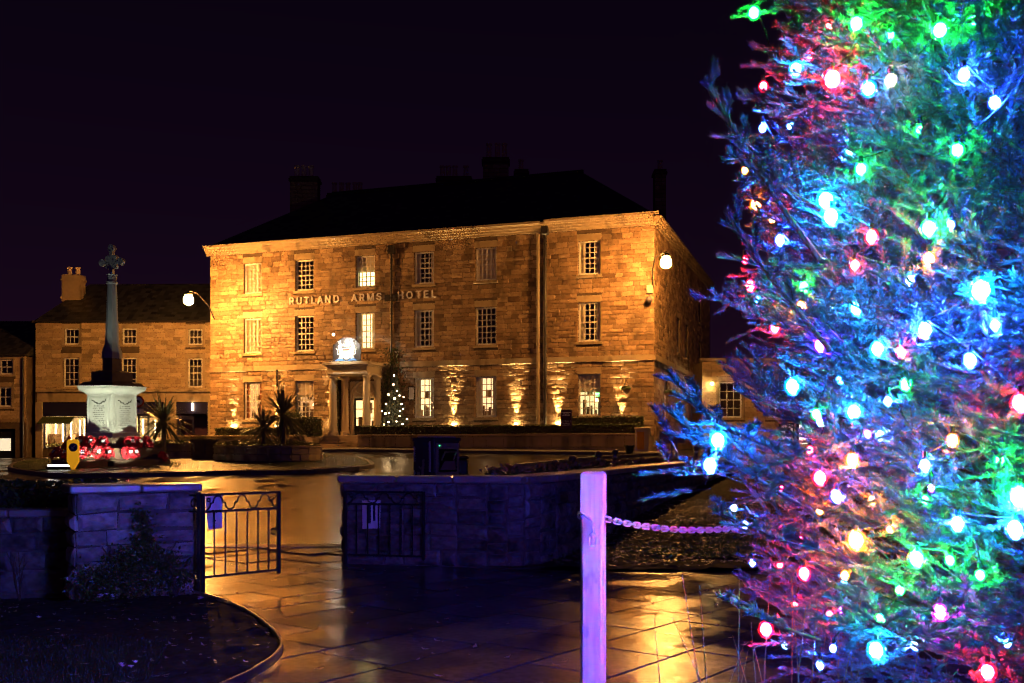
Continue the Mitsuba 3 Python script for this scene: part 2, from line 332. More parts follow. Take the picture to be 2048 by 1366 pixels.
def slabs():
    A, N = np.array([.619, .785]), np.array([.785, -.619]); rng = np.random.default_rng(5); out = []
    n = -14.0; row = 0
    while n < 9:
        w = rng.choice([.38, .45, .56, .62, .7]); a = -6 + rng.random()
        while a < 16:
            l = rng.choice([.55, .7, .85, 1.0, 1.15]); g = .006
            q = Polygon([tuple(A * x + N * y) for x, y in ((a + g, n + g), (a + l - g, n + g), (a + l - g, n + w - g), (a + g, n + w - g))])
            a += l
            if not fore.intersects(q): continue
            q = q.intersection(fore)
            for h in getattr(q, 'geoms', [q]):
                if h.geom_type != 'Polygon' or h.area < .01: continue
                h = h.simplify(.004)
                c = np.array(h.centroid.coords[0])
                if c[1] < 3.5 or abs(c[0]) > .56 * c[1] + .8: continue
                t = (rng.random(3) - .5) * np.array([.005, .006, .006])
                top = np.array(h.exterior.coords)[:-1]
                if not h.exterior.is_ccw: top = top[::-1]
                inn = np.array([p + (c - p) / max(np.linalg.norm(c - p), 1e-6) * .008 for p in top]); m = len(top)
                z = lambda p: G(c[0], c[1]) + t[0] + (p - c) @ t[1:]
                V = np.vstack([np.column_stack([top, z(top) - .03]), np.column_stack([top, z(top) - .005]), np.column_stack([inn, z(inn)])])
                F = []
                for r in (0, m):
                    for i in range(m):
                        k = (i + 1) % m
                        F += [[r + i, r + k, r + m + k], [r + i, r + m + k, r + m + i]]
                v2, f2 = trimesh.creation.triangulate_polygon(Polygon(inn), engine='earcut')
                if len(v2) >= m:
                    lut = [int(np.argmin(((inn - x) ** 2).sum(1))) for x in v2]
                    for tri in f2:
                        tri = [lut[i] for i in tri]; a3 = inn[tri]
                        if np.cross(a3[1] - a3[0], a3[2] - a3[0]) < 0: tri = tri[::-1]
                        F.append([2 * m + i for i in tri])
                    out.append((h.area / c[1] ** 3, (V, np.array(F)), rng.random(2)))
        n += w; row += 1
    out.sort(key=lambda x: -x[0])
    for _, m, uv in out[:290]: put('paving_slab', m, 'm_slab', fc, uv=uv)
    if out[290:]:
        k = key('far_paving', fc)
        scene[k] = mikit.ply(cat([m for _, m, _ in out[290:]]), 'm_slab', uv=np.vstack([np.broadcast_to(u, (len(m[0]), 2)) for _, m, u in out[290:]]))
        tag(k, kind='stuff')
import warnings; warnings.filterwarnings('ignore')
slabs()
def strip(pts, w, h, z0=None, seg=None, gap=.01):
    """Kerb stones along a ground line."""
    p = np.asarray(pts, float); d = np.linalg.norm(np.diff(p, axis=0), axis=1); L = np.concatenate([[0], np.cumsum(d)]); out = []
    n = max(1, int(L[-1] / (seg or .9))); ss = np.linspace(0, L[-1], n + 1)
    f = lambda s: np.array([np.interp(s, L, p[:, 0]), np.interp(s, L, p[:, 1])])
    for a, b in zip(ss[:-1], ss[1:]):
        A, B = f(a + gap / 2), f(b - gap / 2); t = (B - A) / np.linalg.norm(B - A); nn = np.array([-t[1], t[0]]) * w / 2
        lo = [A + nn, B + nn, B - nn, A - nn]; bz = .012
        V = [[*q, (G(*q) if z0 is None else z0(*q)) - .05] for q in lo] + [[*q, (G(*q) if z0 is None else z0(*q)) + h - bz] for q in lo]
        V += [[*(q + ((A + B) / 2 - q) * .0 + np.sign(((A + B) / 2 - q) @ nn) * nn / np.linalg.norm(nn) * bz), (G(*q) if z0 is None else z0(*q)) + h] for q in lo]
        F = []
        for r in (0, 4):
            for i in range(4):
                k = (i + 1) % 4; F += [[r + i, r + k, r + 4 + k], [r + i, r + 4 + k, r + 4 + i]]
        F += [[8, 9, 10], [8, 10, 11]]
        out.append((np.array(V), np.array(F)))
    return out
fk = key('pavement_kerb'); tag(fk, 'kerb along the pavement outside the garden gate', None, None, 'structure')
for m in strip([(-13, 13.44), (-6, 13.46), (-1.9, 13.49)], .3, .006, seg=.9): put('kerbstone', m, 'm_kerb', fk)
# planting beds
def lumpy(base, amp, f=6, seed=0):
    return lambda x, y: G(x, y) + base + amp * (meshkit.fbm(np.column_stack([x * f, y * f, 0 * x]), 3, seed) - .3)
tag(put('flower_bed', fill(left_bed, .07, lumpy(.012, .06)), 'm_soil', smooth=True), 'dark damp soil bed with a curved edge left of the path', None, None, 'structure')
ed = thing('bed_edging', 'thin curved metal edging round the dark soil bed, glinting gold', 'edging')
V0 = bed_edge; scene[ed] = None
tb = []
for i in range(len(V0) - 1):
    a, b = V0[i], V0[i + 1]; t = (b - a) / (np.linalg.norm(b - a) + 1e-9); nn = np.array([-t[1], t[0]]) * .007
    lo = [a + nn, b + nn, b - nn, a - nn]
    tb.append((np.array([[*q, -.03] for q in lo] + [[*q, .05] for q in lo]), BOXF))
used.discard(ed); del scene[ed]; put('bed_edging', cat(tb), 'm_steel')
tag(put('shrub_bed', fill(right_bed, .16, lumpy(.01, .09, 4, 3)), 'm_soil', smooth=True), 'dark soil bed at the foot of the curving garden wall', None, None, 'structure')
lawn_px = [(-60, 1290), (100, 1288), (230, 1287), (335, 1293), (330, 1310), (300, 1366)]
lawn = Polygon([tuple(gp(u, v)[:2]) for u, v in lawn_px] + [(-2.6, 4.6), (-6, 4.6)])
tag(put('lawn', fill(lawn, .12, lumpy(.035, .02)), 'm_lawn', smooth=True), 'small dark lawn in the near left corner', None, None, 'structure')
patch = Polygon([tuple(gp(u, v)[:2]) for u, v in [(1285, 1112), (1330, 1118), (1420, 1122), (1520, 1118), (1640, 1100), (1620, 1066), (1500, 1073), (1400, 1084)]])
tag(put('grass_patch', fill(patch, .15, lumpy(.05, .03)), 'm_grass', smooth=True), 'patch of short grass behind the hanging chain', None, None, 'structure')
def blades(poly, n, h, w, zoff, rng, lean=.5):
    x0, y0, x1, y1 = poly.bounds; from shapely import contains_xy
    p = rng.random((n * 3, 2)) * [x1 - x0, y1 - y0] + [x0, y0]; p = p[contains_xy(poly, p[:, 0], p[:, 1])][:n]; n = len(p)
    z = G(p[:, 0], p[:, 1]) + zoff; a = rng.random(n) * 2 * np.pi; hh = h * (.5 + rng.random(n))
    d = np.column_stack([np.cos(a), np.sin(a), 0 * a]) * w; l = (rng.random((n, 3)) - .5) * [1, 1, 0] * lean * h * 2
    b = np.column_stack([p, z]); V = np.stack([b - d, b + d, b + l + np.column_stack([0 * a, 0 * a, hh])], 1).reshape(-1, 3)
    return V, np.arange(3 * n).reshape(-1, 3)
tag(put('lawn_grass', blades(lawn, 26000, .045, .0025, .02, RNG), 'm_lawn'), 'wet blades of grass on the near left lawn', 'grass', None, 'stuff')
tag(put('patch_grass', blades(patch, 14000, .06, .004, .03, RNG), 'm_grass'), 'short grass blades behind the hanging chain', 'grass', None, 'stuff')

# ------------------------------------------------------------------ grass island in the square
isl_px = [(40, 944), (120, 952), (250, 952), (440, 948), (560, 947), (650, 943), (735, 936), (742, 929), (715, 919), (660, 911), (560, 908), (430, 907), (300, 908), (150, 915), (50, 925), (20, 936)]
isl = np.array([gp(u, v)[:2] for u, v in isl_px]); islc = path(np.vstack([isl, isl[:1]]), 4)
island = Polygon(islc).buffer(0)
tag(put('grass_island', fill(island.buffer(-.1), .4, lumpy(.1, .05, 2)), 'm_grass', smooth=True), 'grassed traffic island with a kerb in the middle of the square', None, None, 'structure')
ik = key('island_kerb'); tag(ik, 'wet stone kerb round the grassed island', None, None, 'structure')
for m in strip(islc, .16, .1, seg=1.0): put('kerbstone', m, 'm_kerb', ik)
tag(put('island_grass', blades(island.buffer(-.15), 16000, .05, .01, .1, RNG), 'm_grass'), 'short wet turf on the traffic island', 'grass', None, 'stuff')

# ------------------------------------------------------------------ the near walls and the gate
def garden_wall(name, label, poly_pts, ztop, faces, cap, h=.19, bs='m_lime', Lr=(.22, .48), named=60, zb=0.0):
    w = thing(name, label, 'wall')
    put('core', extrude_at(Polygon(poly_pts), zb - .1, ztop), 'm_darkmortar', w)
    rng = np.random.default_rng(len(label))
    for (a, b) in faces:
        a, b = np.array(a), np.array(b); fr = Fr(a, b - a); l = np.linalg.norm(b - a)
        masonry(w, fr, 0, l, courses([zb, ztop], h, rng), [], Lr, bs, (.015, .055), named=named, gap=.02, b=.034, jit=.017, rng=rng, rest='small_stones')
    for m in cap: put('coping_stone', m, 'm_wetcap', w, uv=rng.random(2))
    return w
def extrude_at(poly, z0, z1):
    v, f = extrude(poly, z1 - z0); v = v.copy(); v[:, 2] += z0; return v, f
pa, pb = np.array([-3.80, 8.72]), np.array([-2.93, 9.25]); pd = (pb - pa) / np.linalg.norm(pb - pa); pn = np.array([pd[1], -pd[0]])
pf = Fr(pa, pd); PL = np.linalg.norm(pb - pa)
capm = [pf.m(bev(-.06, PL * .52, -.52, .07, .955, 1.03, .015)), pf.m(bev(PL * .52 + .008, PL + .05, -.52, .07, .957, 1.025, .015))]
garden_wall('gate_pier', 'rough stone gate pier lit violet, left of the open gate', [pa + pn * -.45, pa, pb, pb - pn * .45], .95, [(pa, pb), (pb, pb - pn * .45), (pa - pn * .45, pa)], capm, h=.16)
la, lb = np.array([-9.5, 8.75]), np.array([-3.95, 9.3]); lf = Fr(la, lb - la); LL = np.linalg.norm(lb - la)
capm = [lf.m(bev(i * LL / 8 + .005, (i + 1) * LL / 8 - .005, -.35, .04, .715, .785, .012)) for i in range(8)]
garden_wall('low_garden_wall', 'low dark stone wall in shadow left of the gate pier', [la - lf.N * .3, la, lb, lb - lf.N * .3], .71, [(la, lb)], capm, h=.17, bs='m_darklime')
ofs = LineString(wall_path).parallel_offset(.4, 'left'); back = np.array(ofs.coords)
if np.linalg.norm(back[0] - wall_path[0]) > np.linalg.norm(back[-1] - wall_path[0]): back = back[::-1]
capm = []
wl = np.concatenate([[0], np.cumsum(np.linalg.norm(np.diff(wall_path, axis=0), axis=1))])
wp = lambda s: np.array([np.interp(s, wl, wall_path[:, 0]), np.interp(s, wl, wall_path[:, 1])])
s = -.05
while s < wl[-1]:
    l = .55 + .35 * RNG.random(); A, B = wp(max(s, 0)), wp(min(s + l - .01, wl[-1]))
    if s < 0: A = A - (wp(.2) - wp(0)) / .2 * .05
    f = Fr(A, B - A); capm.append(f.m(bev(0, np.linalg.norm(B - A), -.47, .06, .955, 1.03 + .01 * RNG.random(), .014))); s += l
seg = [(wall_path[0] + (back[0] - wall_path[0]), wall_path[0])] + [(wall_path[i], wall_path[i + 1]) for i in range(len(wall_path) - 1)]
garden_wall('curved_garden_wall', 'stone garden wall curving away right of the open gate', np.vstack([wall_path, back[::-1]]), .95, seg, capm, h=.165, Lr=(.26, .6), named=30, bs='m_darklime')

def scroll_leaf(fr, w, z0, z1, zm, parent, posts=True):
    """An iron gate leaf: stiles, rails, six bars and a band of ogee scrolls."""
    r = .011
    for s in (0, w): put('stile', fr.m(bev(s - .016, s + .016, -.016, .016, z0 - (.16 if s == 0 else .04), z1 + .012, .003)), 'm_iron', parent)
    for z in (z0, zm, z1): put('rail', fr.box(.016, w - .016, -.008, .008, z - .011, z + .011), 'm_iron', parent)
    for i in range(1, 7):
        s = w * i / 7; put('bar', tube(fr.W([[s, 0, z0 + .011], [s, 0, zm - .011]]), .0085, 6), 'm_iron', parent)
    parts, H = [], z1 - zm
    n = 3; pw = (w - .06) / n
    for i in range(n):
        c = .03 + pw * (i + .5); hw = pw * .2
        arc = [[c - hw, 0, zm + H * .5]] + [[c - hw * math.cos(a), 0, zm + H * .5 + (H * .42) * math.sin(a)] for a in np.linspace(0, math.pi, 11)] + [[c + hw, 0, zm + H * .5]]
        parts.append(tube(fr.W(arc), .007, 5))
        for sg in (-1, 1):
            parts.append(tube(fr.W([[c + sg * hw, 0, zm + H * .5], [c + sg * (hw + pw * .1), 0, zm + H * .5]]), .007, 5))
    for i in range(n + 1):
        c = .03 + pw * i; hw = pw * .2
        a0, a1 = (0, math.pi) if 0 < i < n else ((math.pi * .5, math.pi) if i == n else (0, math.pi * .5))
        arc = [[c + hw * math.cos(a), 0, zm + H * .5 - H * .42 * math.sin(a)] for a in np.linspace(a0, a1, 9)]
        parts.append(tube(fr.W(arc), .007, 5))
        if i in (0, n):
            sg = 1 if i == 0 else -1
            sp = [[c + sg * (hw * .55 + hw * .42 * (1 - t * .55) * math.cos(a)), 0, zm + H * .68 + hw * .42 * (1 - t * .55) * math.sin(a)] for t, a in zip(np.linspace(0, 1, 15), np.linspace(-1.2, 5.5, 15))]
            parts.append(tube(fr.W(sp), .006, 5))
    put('scroll_band', cat(parts), 'm_iron', parent)
g1 = thing('iron_gate', 'open black iron gate with scrollwork hung on the violet pier', 'gate')
gf = Fr((-2.83, 9.15), (.55, .60)); gw = .82
scroll_leaf(gf, gw, .17, .925, .77, g1)
put('latch', tube(gf.W([[gw - .016 - .05 + .05 * math.cos(a) * (1 - k * .5), .01, .545 + .028 * math.sin(a)] for k, a in zip(np.linspace(0, 1, 12), np.linspace(0, 5.2, 12))]), .007, 5), 'm_iron', g1)
put('hinge', cat([gf.box(-.04, -.016, -.012, .012, z - .012, z + .012) for z in (.25, .79)]), 'm_iron', g1)
gp2 = thing('gate_post', 'slim iron gate post with scroll bracket fixed beside the pier', 'post')
gf0 = Fr((-2.95, 9.2), (.14, -.03))
q = np.array([-2.872, 9.165])
put('upright', bev(q[0] - .017, q[0] + .017, q[1] - .017, q[1] + .017, -.02, .95, .004), 'm_iron', gp2)
put('bracket', cat([tube([[q[0], q[1], z], [-2.97, 9.2, z]], .008, 5) for z in (.92, .77, .2)] + [tube([[q[0] - .05 + .03 * (1 - t * .6) * math.cos(a), q[1] + .01, .845 + .05 * (1 - t * .5) * math.sin(a)] for t, a in zip(np.linspace(0, 1, 14), np.linspace(0, 6.5, 14))], .006, 5)]), 'm_iron', gp2)
def notice(name, label, fr, s0, s1, n, z0, z1, skew, marks):
    k = thing(name, label, 'notice')
    V = fr.W([[s0, n, z1], [s1, n + .004, z1 + .005], [s1 - skew * .3, n + .012, z0 + .01], [s0 + skew, n + .012, z0]]); nn = np.append(fr.N, 0) * .0015
    put('sheet', (np.vstack([V, V - nn]), BOXF), 'm_paper', k)
    m = []
    for a, b, c, d in marks:
        m.append(fr.box(s0 + (s1 - s0) * a, s0 + (s1 - s0) * b, n + .0135, n + .0145, z0 + (z1 - z0) * c, z0 + (z1 - z0) * d))
    put('print', cat(m), 'm_navy', k)
notice('laminated_notice', 'crumpled laminated paper notice tied to the open gate leaf', gf, .04, .22, -.03, .60, .91, .03, [(.38, .6, .24, .27), (.42, .5, .3, .5)])
g2 = thing('folded_gate', 'second iron gate leaf folded flat against the dark wall', 'gate')
hf = Fr((-1.93, 11.6), (.99, -.235)); scroll_leaf(hf, .95, .12, .85, .71, g2)
notice('pinned_notice', 'white paper notice behind the bars of the folded gate', hf, .19, .42, -.028, .42, .75, .01, [(.35, .5, .2, .9), (.62, .74, .3, .95)])

# ------------------------------------------------------------------ the hotel
HF = Fr((-17.5, 58), (19.08, -6.3)); HS = 25.9; HD = 22.0; HT = 13.0; TER = 2.05
hotel = thing('hotel', 'three storey stone hotel with columned porch and sash windows on the square', 'hotel')
WS = [2.83, 6.18, 9.95, 13.44, 16.98, 22.57]; WW = .58
ROWS = [(3.0, 5.14), (6.8, 8.8), (10.2, 11.94)]
opens = [(s - WW, s + WW, a, b) for s in WS for i, (a, b) in enumerate(ROWS) if not (i == 0 and s == 9.95)]
door_o = (9.0, 10.75, TER, 5.05)
trims = [(s - WW - .06, s + WW + .06, b, b + .36) for (a0, b0, a, b) in opens for s in [(a0 + b0) / 2]] + [(s - WW - .1, s + WW + .1, a - .16, a) for (a0, b0, a, b) in opens for s in [(a0 + b0) / 2]]
hw = put('wall', cat([HF.box(0, HS, -.4, -.34, 0.6, HT - .05)]), 'm_mortar', hotel)
def wall_cells(fr, s0, s1, z0, z1, opens, n0, n1):
    zb = sorted({z0, z1, *[o[2] for o in opens], *[o[3] for o in opens]}); out = []
    for a, b in zip(zb[:-1], zb[1:]):
        free = [(s0, s1)]
        for p, q, c, d in opens:
            if c < b - 1e-6 and d > a + 1e-6:
                free = [x for f in free for x in ((f[0], min(f[1], p)), (max(f[0], q), f[1])) if x[1] - x[0] > 1e-4]
        out += [fr.box(p, q, n0, n1, a, b) for p, q in free]
    return out
used.discard(hw); del scene[hw]
hw = put('wall', cat(wall_cells(HF, 0, HS, .6, HT - .1, opens + [door_o], -.34, 0)), 'm_mortar', hotel)
SF = Fr(HF.W([[HS, 0, 0]])[0], (-HF.N[0], -HF.N[1]))                      # the side wall, going back from the corner
side_op = [(7.2, 8.2, 6.8, 8.8), (10.4, 11.4, 6.8, 8.8), (16.2, 17.2, 6.2, 8.4), (16.2, 17.2, 9.6, 11.6), (3.0, 4.1, 3.0, 5.1), (12.6, 13.8, 2.1, 4.6)]
sw = put('side_wall', cat(wall_cells(SF, .001, HD, .6, HT - .1, side_op, -.34, 0)), 'm_mortar', hotel)
rng = np.random.default_rng(21)
zb = courses([1.3, 3.0, 5.14, 5.74], .24, rng); zu = courses([6.06, 6.8, 8.8, 10.2, 11.94, 12.48], .235, rng)
blk = opens + trims + [door_o]
masonry(hw, HF, 0, HS, zb, blk, (.28, .72), 'm_stone', (.006, .04), named=70, gap=.016, b=.018, rng=rng)
masonry(hw, HF, 0, HS, zu, blk, (.28, .7), 'm_stone', (.006, .045), named=130, gap=.016, b=.018, rng=rng, rest='upper_masonry')
sop = side_op + [(a - .08, b + .08, d, d + .3) for a, b, c, d in side_op]
masonry(sw, SF, 0, HD, courses([1.3, 3.0, 5.74], .22, rng) + courses([6.06, 6.8, 8.8, 10.2, 12.48], .2, rng)[0:], sop, (.3, .7), 'm_stone', (.003, .03), named=50, b=.013, rng=rng)
for a, b, fr, L in ((0, HS, HF, 9), (0, HD, SF, 7)):
    for i in range(L):
        e = .003 if i else 0
        put('string_course', fr.m(bev(a + (b - a) * i / L + e, a + (b - a) * (i + 1) / L, -.02, .11, 5.745, 6.055, .02)), 'm_ashlar', hotel, uv=rng.random(2))
        put('cornice', cat([fr.box(a + (b - a) * i / L - (0 if i else .2) * (fr is HF), a + (b - a) * (i + 1) / L - .004, -.02, .1 + .09 * k, 12.5 + .12 * k, 12.62 + .12 * k + .0) for k in range(4)]), 'm_ashlar', hotel)
gut = put('gutter', cat([HF.box(-.2, 20.05, .375, .5, 12.9, 13.02), HF.box(20.3, HS + .3, .375, .5, 12.95, 13.08)]), 'm_ashlar', hotel)
for o in opens:
    s = (o[0] + o[1]) / 2
    put('lintel', HF.m(bev(s - WW - .06, s + WW + .06, -.2, .025, o[3] + .004, o[3] + .35, .01)), 'm_ashlar', hotel)
    put('sill', HF.m(bev(s - WW - .1, s + WW + .1, -.2, .09, o[2] - .155, o[2] - .004, .012)), 'm_ashlar', hotel)
def window(fr, o, holder, rooms, state='dark', cols=4, rows=(3, 3), glaze='m_white', nin=-.12, emit=None, seed=0):
    """A sash window set back in its opening, with its room behind the panes."""
    s0, s1, z0, z1 = o; r = np.random.default_rng(seed); w = key('window', holder)
    zm = z0 + (z1 - z0) * rows[1] / (rows[0] + rows[1]); fb = .08; parts = []
    parts += [fr.box(s0, s0 + fb, nin - .07, nin, z0, z1), fr.box(s1 - fb, s1, nin - .07, nin, z0, z1), fr.box(s0 + fb, s1 - fb, nin - .07, nin - .003, z1 - fb, z1), fr.box(s0 + fb, s1 - fb, nin - .07, nin + .02, z0, z0 + fb + .02), fr.box(s0 + fb, s1 - fb, nin - .06, nin - .001, zm - .028, zm + .028)]
    ss = np.linspace(s0 + fb, s1 - fb, cols + 1)
    za = np.linspace(z0 + fb + .02, zm - .028, rows[1] + 1); zb = np.linspace(zm + .028, z1 - fb, rows[0] + 1)
    for s in ss[1:-1]: parts += [fr.box(s - .022, s + .022, nin - .04, nin - .005, a[0], a[-1]) for a in (za, zb)]
    for a in (za, zb):
        for z in a[1:-1]: parts += [fr.box(p + .022, q - .022, nin - .041, nin - .006, z - .02, z + .02) for p, q in zip(ss[:-1], ss[1:])]
    scene[w] = None; del scene[w]
    scene[w] = mikit.ply(cat(parts), glaze)
    for a in (za, zb):
        for c, d in zip(a[:-1], a[1:]):
            for p, q in zip(ss[:-1], ss[1:]):
                t = (r.random(2) - .5) * .008; m = nin - .03
                V = fr.W([[p, m - t[0] - t[1], c], [q, m + t[0] - t[1], c], [q, m + t[0] + t[1], d], [p, m - t[0] + t[1], d]])
                put('pane', (V, np.array([[0, 1, 2], [0, 2, 3]])), 'm_glass', w)
    D = -1.0
    V = fr.W([[s0 - .25, -.36, z0 - .3], [s1 + .25, -.36, z0 - .3], [s1 + .25, -.36, z1 + .2], [s0 - .25, -.36, z1 + .2], [s0 - .25, D, z0 - .3], [s1 + .25, D, z0 - .3], [s1 + .25, D, z1 + .2], [s0 - .25, D, z1 + .2]])
    put('room', (V, np.array([[0, 1, 5], [0, 5, 4], [3, 2, 6], [3, 6, 7], [0, 3, 7], [0, 7, 4], [1, 2, 6], [1, 6, 5]])), 'm_room', w)
    bk = (fr.W([[s0 - .25, D, z0 - .3], [s1 + .25, D, z0 - .3], [s1 + .25, D, z1 + .2], [s0 - .25, D, z1 + .2]]), np.array([[0, 2, 1], [0, 3, 2]]))
    if emit is not None: bk = (bk[0], bk[1][:, ::-1])
    put('back_wall', bk, 'm_room', w, emit=emit, weight=.25)
    def cloth(a, b, c, d, n, mat, amp=.02, k=9):
        x = np.linspace(a, b, max(6, int((b - a) / .02))); yy = n + amp * np.sin((x - a) * 2 * np.pi * k + seed)
        V = fr.W(np.vstack([np.column_stack([x, yy, 0 * x + c]), np.column_stack([x, yy, 0 * x + d])])); m = len(x)
        F = [[i, i + 1, m + i + 1] for i in range(m - 1)] + [[i, m + i + 1, m + i] for i in range(m - 1)]
        return put('curtain', (V, np.array(F)), mat, w, smooth=True)
    if state == 'closed': cloth(s0, s1, z0, z1, -.26, 'm_curtain', .02, 6)
    if state in ('half', 'halflit'): cloth(s0, s1, z0 + (z1 - z0) * (.53 if state == 'half' else .58), z1, -.24, 'm_curtain', .004, 3)
    if state in ('sides', 'red'):
        mt = 'm_curtain' if state == 'sides' else 'm_redcurtain'
        cloth(s0, s0 + .28, z0, z1, -.26, mt); cloth(s1 - .28, s1, z0, z1, -.26, mt)
    return w
def glow(a, b, seed):
    """The light of a furnished room: lamps, pictures and dark furniture as the window shows them."""
    def f(p, n, uv):
        h = p.x + p.y * .3
        v = cell_rand(h * 2.6 + seed, p.z * 1.9 + seed, seed) * .7 + .3 * fbm(h * 3, p.z * 2, seed, 2)
        return mix(a, b, smoothstep(.25, .8, v))
    return proc(f)
lit1 = [.9, .52, .16]; lit2 = [1.5, 1.0, .4]
states = {(0, 2): 'closed', (0, 1): 'closed', (0, 0): 'red', (1, 0): 'halflit', (2, 2): 'half', (2, 1): 'sides', (3, 2): 'sides', (3, 1): 'sides', (3, 0): 'sides', (4, 2): 'closed', (4, 1): 'dark', (4, 0): 'sides', (5, 2): 'sides', (5, 1): 'sides', (5, 0): 'halflit'}
emits = {(0, 0): [.5, .23, .07], (1, 0): [.42, .2, .07], (2, 2): [1.3, 1.15, .42], (2, 1): [1.1, .82, .3], (3, 0): [1.0, .62, .25], (4, 0): [.8, .45, .2], (5, 0): [.55, .42, .18]}
for i, s in enumerate(WS):
    for j, (a, b) in enumerate(ROWS):
        if (s == 9.95 and j == 0): continue
        o = (s - WW, s + WW, a, b)
        w = window(HF, o, hotel, None, states.get((i, j), 'dark'), emit=emits.get((i, j)), seed=i * 7 + j)
        if (i, j) in emits and j == 0:   # things standing in the lit rooms
            rr = np.random.default_rng(i)
            put('furniture', cat([HF.box(s - .5 + .2 * k, s - .5 + .2 * k + .06 + .1 * rr.random(), -.9, -.7, 2.9, 3.3 + .7 * rr.random()) for k in range(5)] + [HF.box(s - .34, s - .05, -.97, -.95, 4.1, 4.5), HF.box(s + .12, s + .4, -.97, -.95, 3.95, 4.4)]), 'm_wood', w)
            put('lamp_shade', lathe([[.09, 0], [.13, 0], [.08, .18], [.05, .18]], HF.W([[s + .22, -.75, 3.75]])[0], 12), 'm_curtain', w, emit=[3.0, 2.0, .8], weight=.25)
exitk = put('exit_sign', HF.box(22.68, 23.0, -.75, -.71, 4.05, 4.22), 'm_white', hotel + '__window_016' if hotel + '__window_016' in scene else hotel, emit=[.5, 2.6, .7], weight=.25)
for k, o in enumerate(side_op):
    window(SF, o, hotel, None, 'dark', cols=3, seed=50 + k)
    put('lintel', SF.m(bev(o[0] - .08, o[1] + .08, -.2, .025, o[3] + .004, o[3] + .3, .01)), 'm_ashlar', hotel)
    put('sill', SF.m(bev(o[0] - .1, o[1] + .1, -.2, .08, o[2] - .14, o[2] - .004, .01)), 'm_ashlar', hotel)
put('back_walls', cat([HF.box(0.001, .35, -HD + .3, -.345, .6, HT - .1), HF.box(0.36, HS - .35, -HD, -HD + .3, .6, HT - .1)]), 'm_mortar', hotel)
# roof, stacks and pots
def hip(s0, s1, n0, n1, z0, z1, inset):
    m = (n0 + n1) / 2
    V = HF.W([[s0, n0, z0], [s1, n0, z0], [s1, n1, z0], [s0, n1, z0], [s0 + inset, m, z1], [s1 - inset, m, z1]])
    return V, np.array([[0, 1, 5], [0, 5, 4], [1, 2, 5], [2, 3, 4], [2, 4, 5], [3, 0, 4]])
rf = put('roof', hip(-.1, HS + .1, .2, -11, HT, 17.0, 5.2), 'm_slate', hotel)
put('rear_roof', hip(8, HS + .1, -10.9, -22, HT, 16.2, 5.0), 'm_slate', hotel)
put('ridge', tube(HF.W([[5.0, -5.4, 17.02], [HS - 5.0, -5.4, 17.02]]), .12, 6), 'm_slate', hotel)
def stack(u0, u1, v0, v1, Yd, npots, pots_u, pv0, pv1, lean=0):
    a, b = at(u0, v0, Yd), at(u1, v0, Yd); z1 = a[2]; z0 = 13.4
    k = key('chimney', hotel); w = b[0] - a[0]; d = .9
    f = Fr(a[:2], (b - a)[:2])
    scene[k] = mikit.ply(cat([f.box(0, w, -d, 0, z0, z1 - .3), f.box(-.08, w + .08, -d - .08, .08, z1 - .3, z1 - .14), f.box(-.03, w + .03, -d - .03, .03, z1 - .14, z1)]), 'm_mortar')
    r = np.random.default_rng(int(u0))
    ms = []
    zz = z0
    while zz < z1 - .55:
        s = 0.0
        while s < w - .05:
            l = .3 + .35 * r.random(); e = s + l if w - s - l > .15 else w
            ms.append(stone(f, s + .006, e - .006, zz + .006, zz + .24, 0, .02 + .02 * r.random(), .012, .004, r)); s = e
        zz += .25
    big = sorted(ms, key=lambda m: -m[0][:, 2].mean())
    for m in big[:12]: put('chimney_stone', m, 'm_stone', k, uv=r.random(2))
    if big[12:]: put('lower_stones', cat(big[12:]), 'm_stone', k, uv=(.4, .5), kind='stuff')
    for pu in pots_u:
        p = at(pu, pv0, Yd - .1 + .4); h = (pv1 - pv0) * Yd / 2000
        put('pot', lathe([[.16, -.02], [.19, 0], [.16, .1], [.14, h - .12], [.18, h - .1], [.18, h], [.12, h], [.11, h - .2]], (p[0], p[1], z1), 12), 'm_terracotta', k, smooth=40)
stack(580, 635, 352, 0, 62, 3, (594, 608, 622), 331, 354)
stack(655, 722, 386, 0, 66, 5, (669, 683, 696, 710, 720), 364, 387)
stack(874, 942, 352, 0, 62, 4, (885, 897, 910, 932), 329, 352)
stack(966, 1017, 314, 0, 60, 3, (978, 995, 1009), 284, 314)
stack(1030, 1056, 338, 0, 66, 1, (1042,), 317, 338)
stack(1310, 1332, 338, 0, 63, 1, (1320,), 318, 338)
# rainwater pipes
def pipe(s, z0, z1, r, mat, hopper=True, n=.14):
    k = put('downpipe', cat([tube(HF.W([[s, n, z0], [s, n, z1]]), r, 10)] + [tube(HF.W([[s, n, z], [s, n, z + .1]]), r + .025, 10) for z in np.arange(z0 + .8, z1 - .3, 1.9)]), mat, hotel, smooth=40)
    if hopper: put('hopper', HF.m(bev(s - .2, s + .2, .01, .3, z1 - .05, z1 + .42, .04)), mat, k)
pipe(11.59, 2.1, 11.95, .07, 'm_pipe'); pipe(19.9, 2.1, 12.45, .085, 'm_palepipe', False); pipe(20.27, 2.1, 12.4, .085, 'm_pipe'); pipe(4.5, 4.9, 5.8, .05, 'm_pipe', False)
put('service_box', HF.m(bev(11.2, 11.98, .01, .2, 9.35, 9.7, .02)), 'm_pipe', hotel)
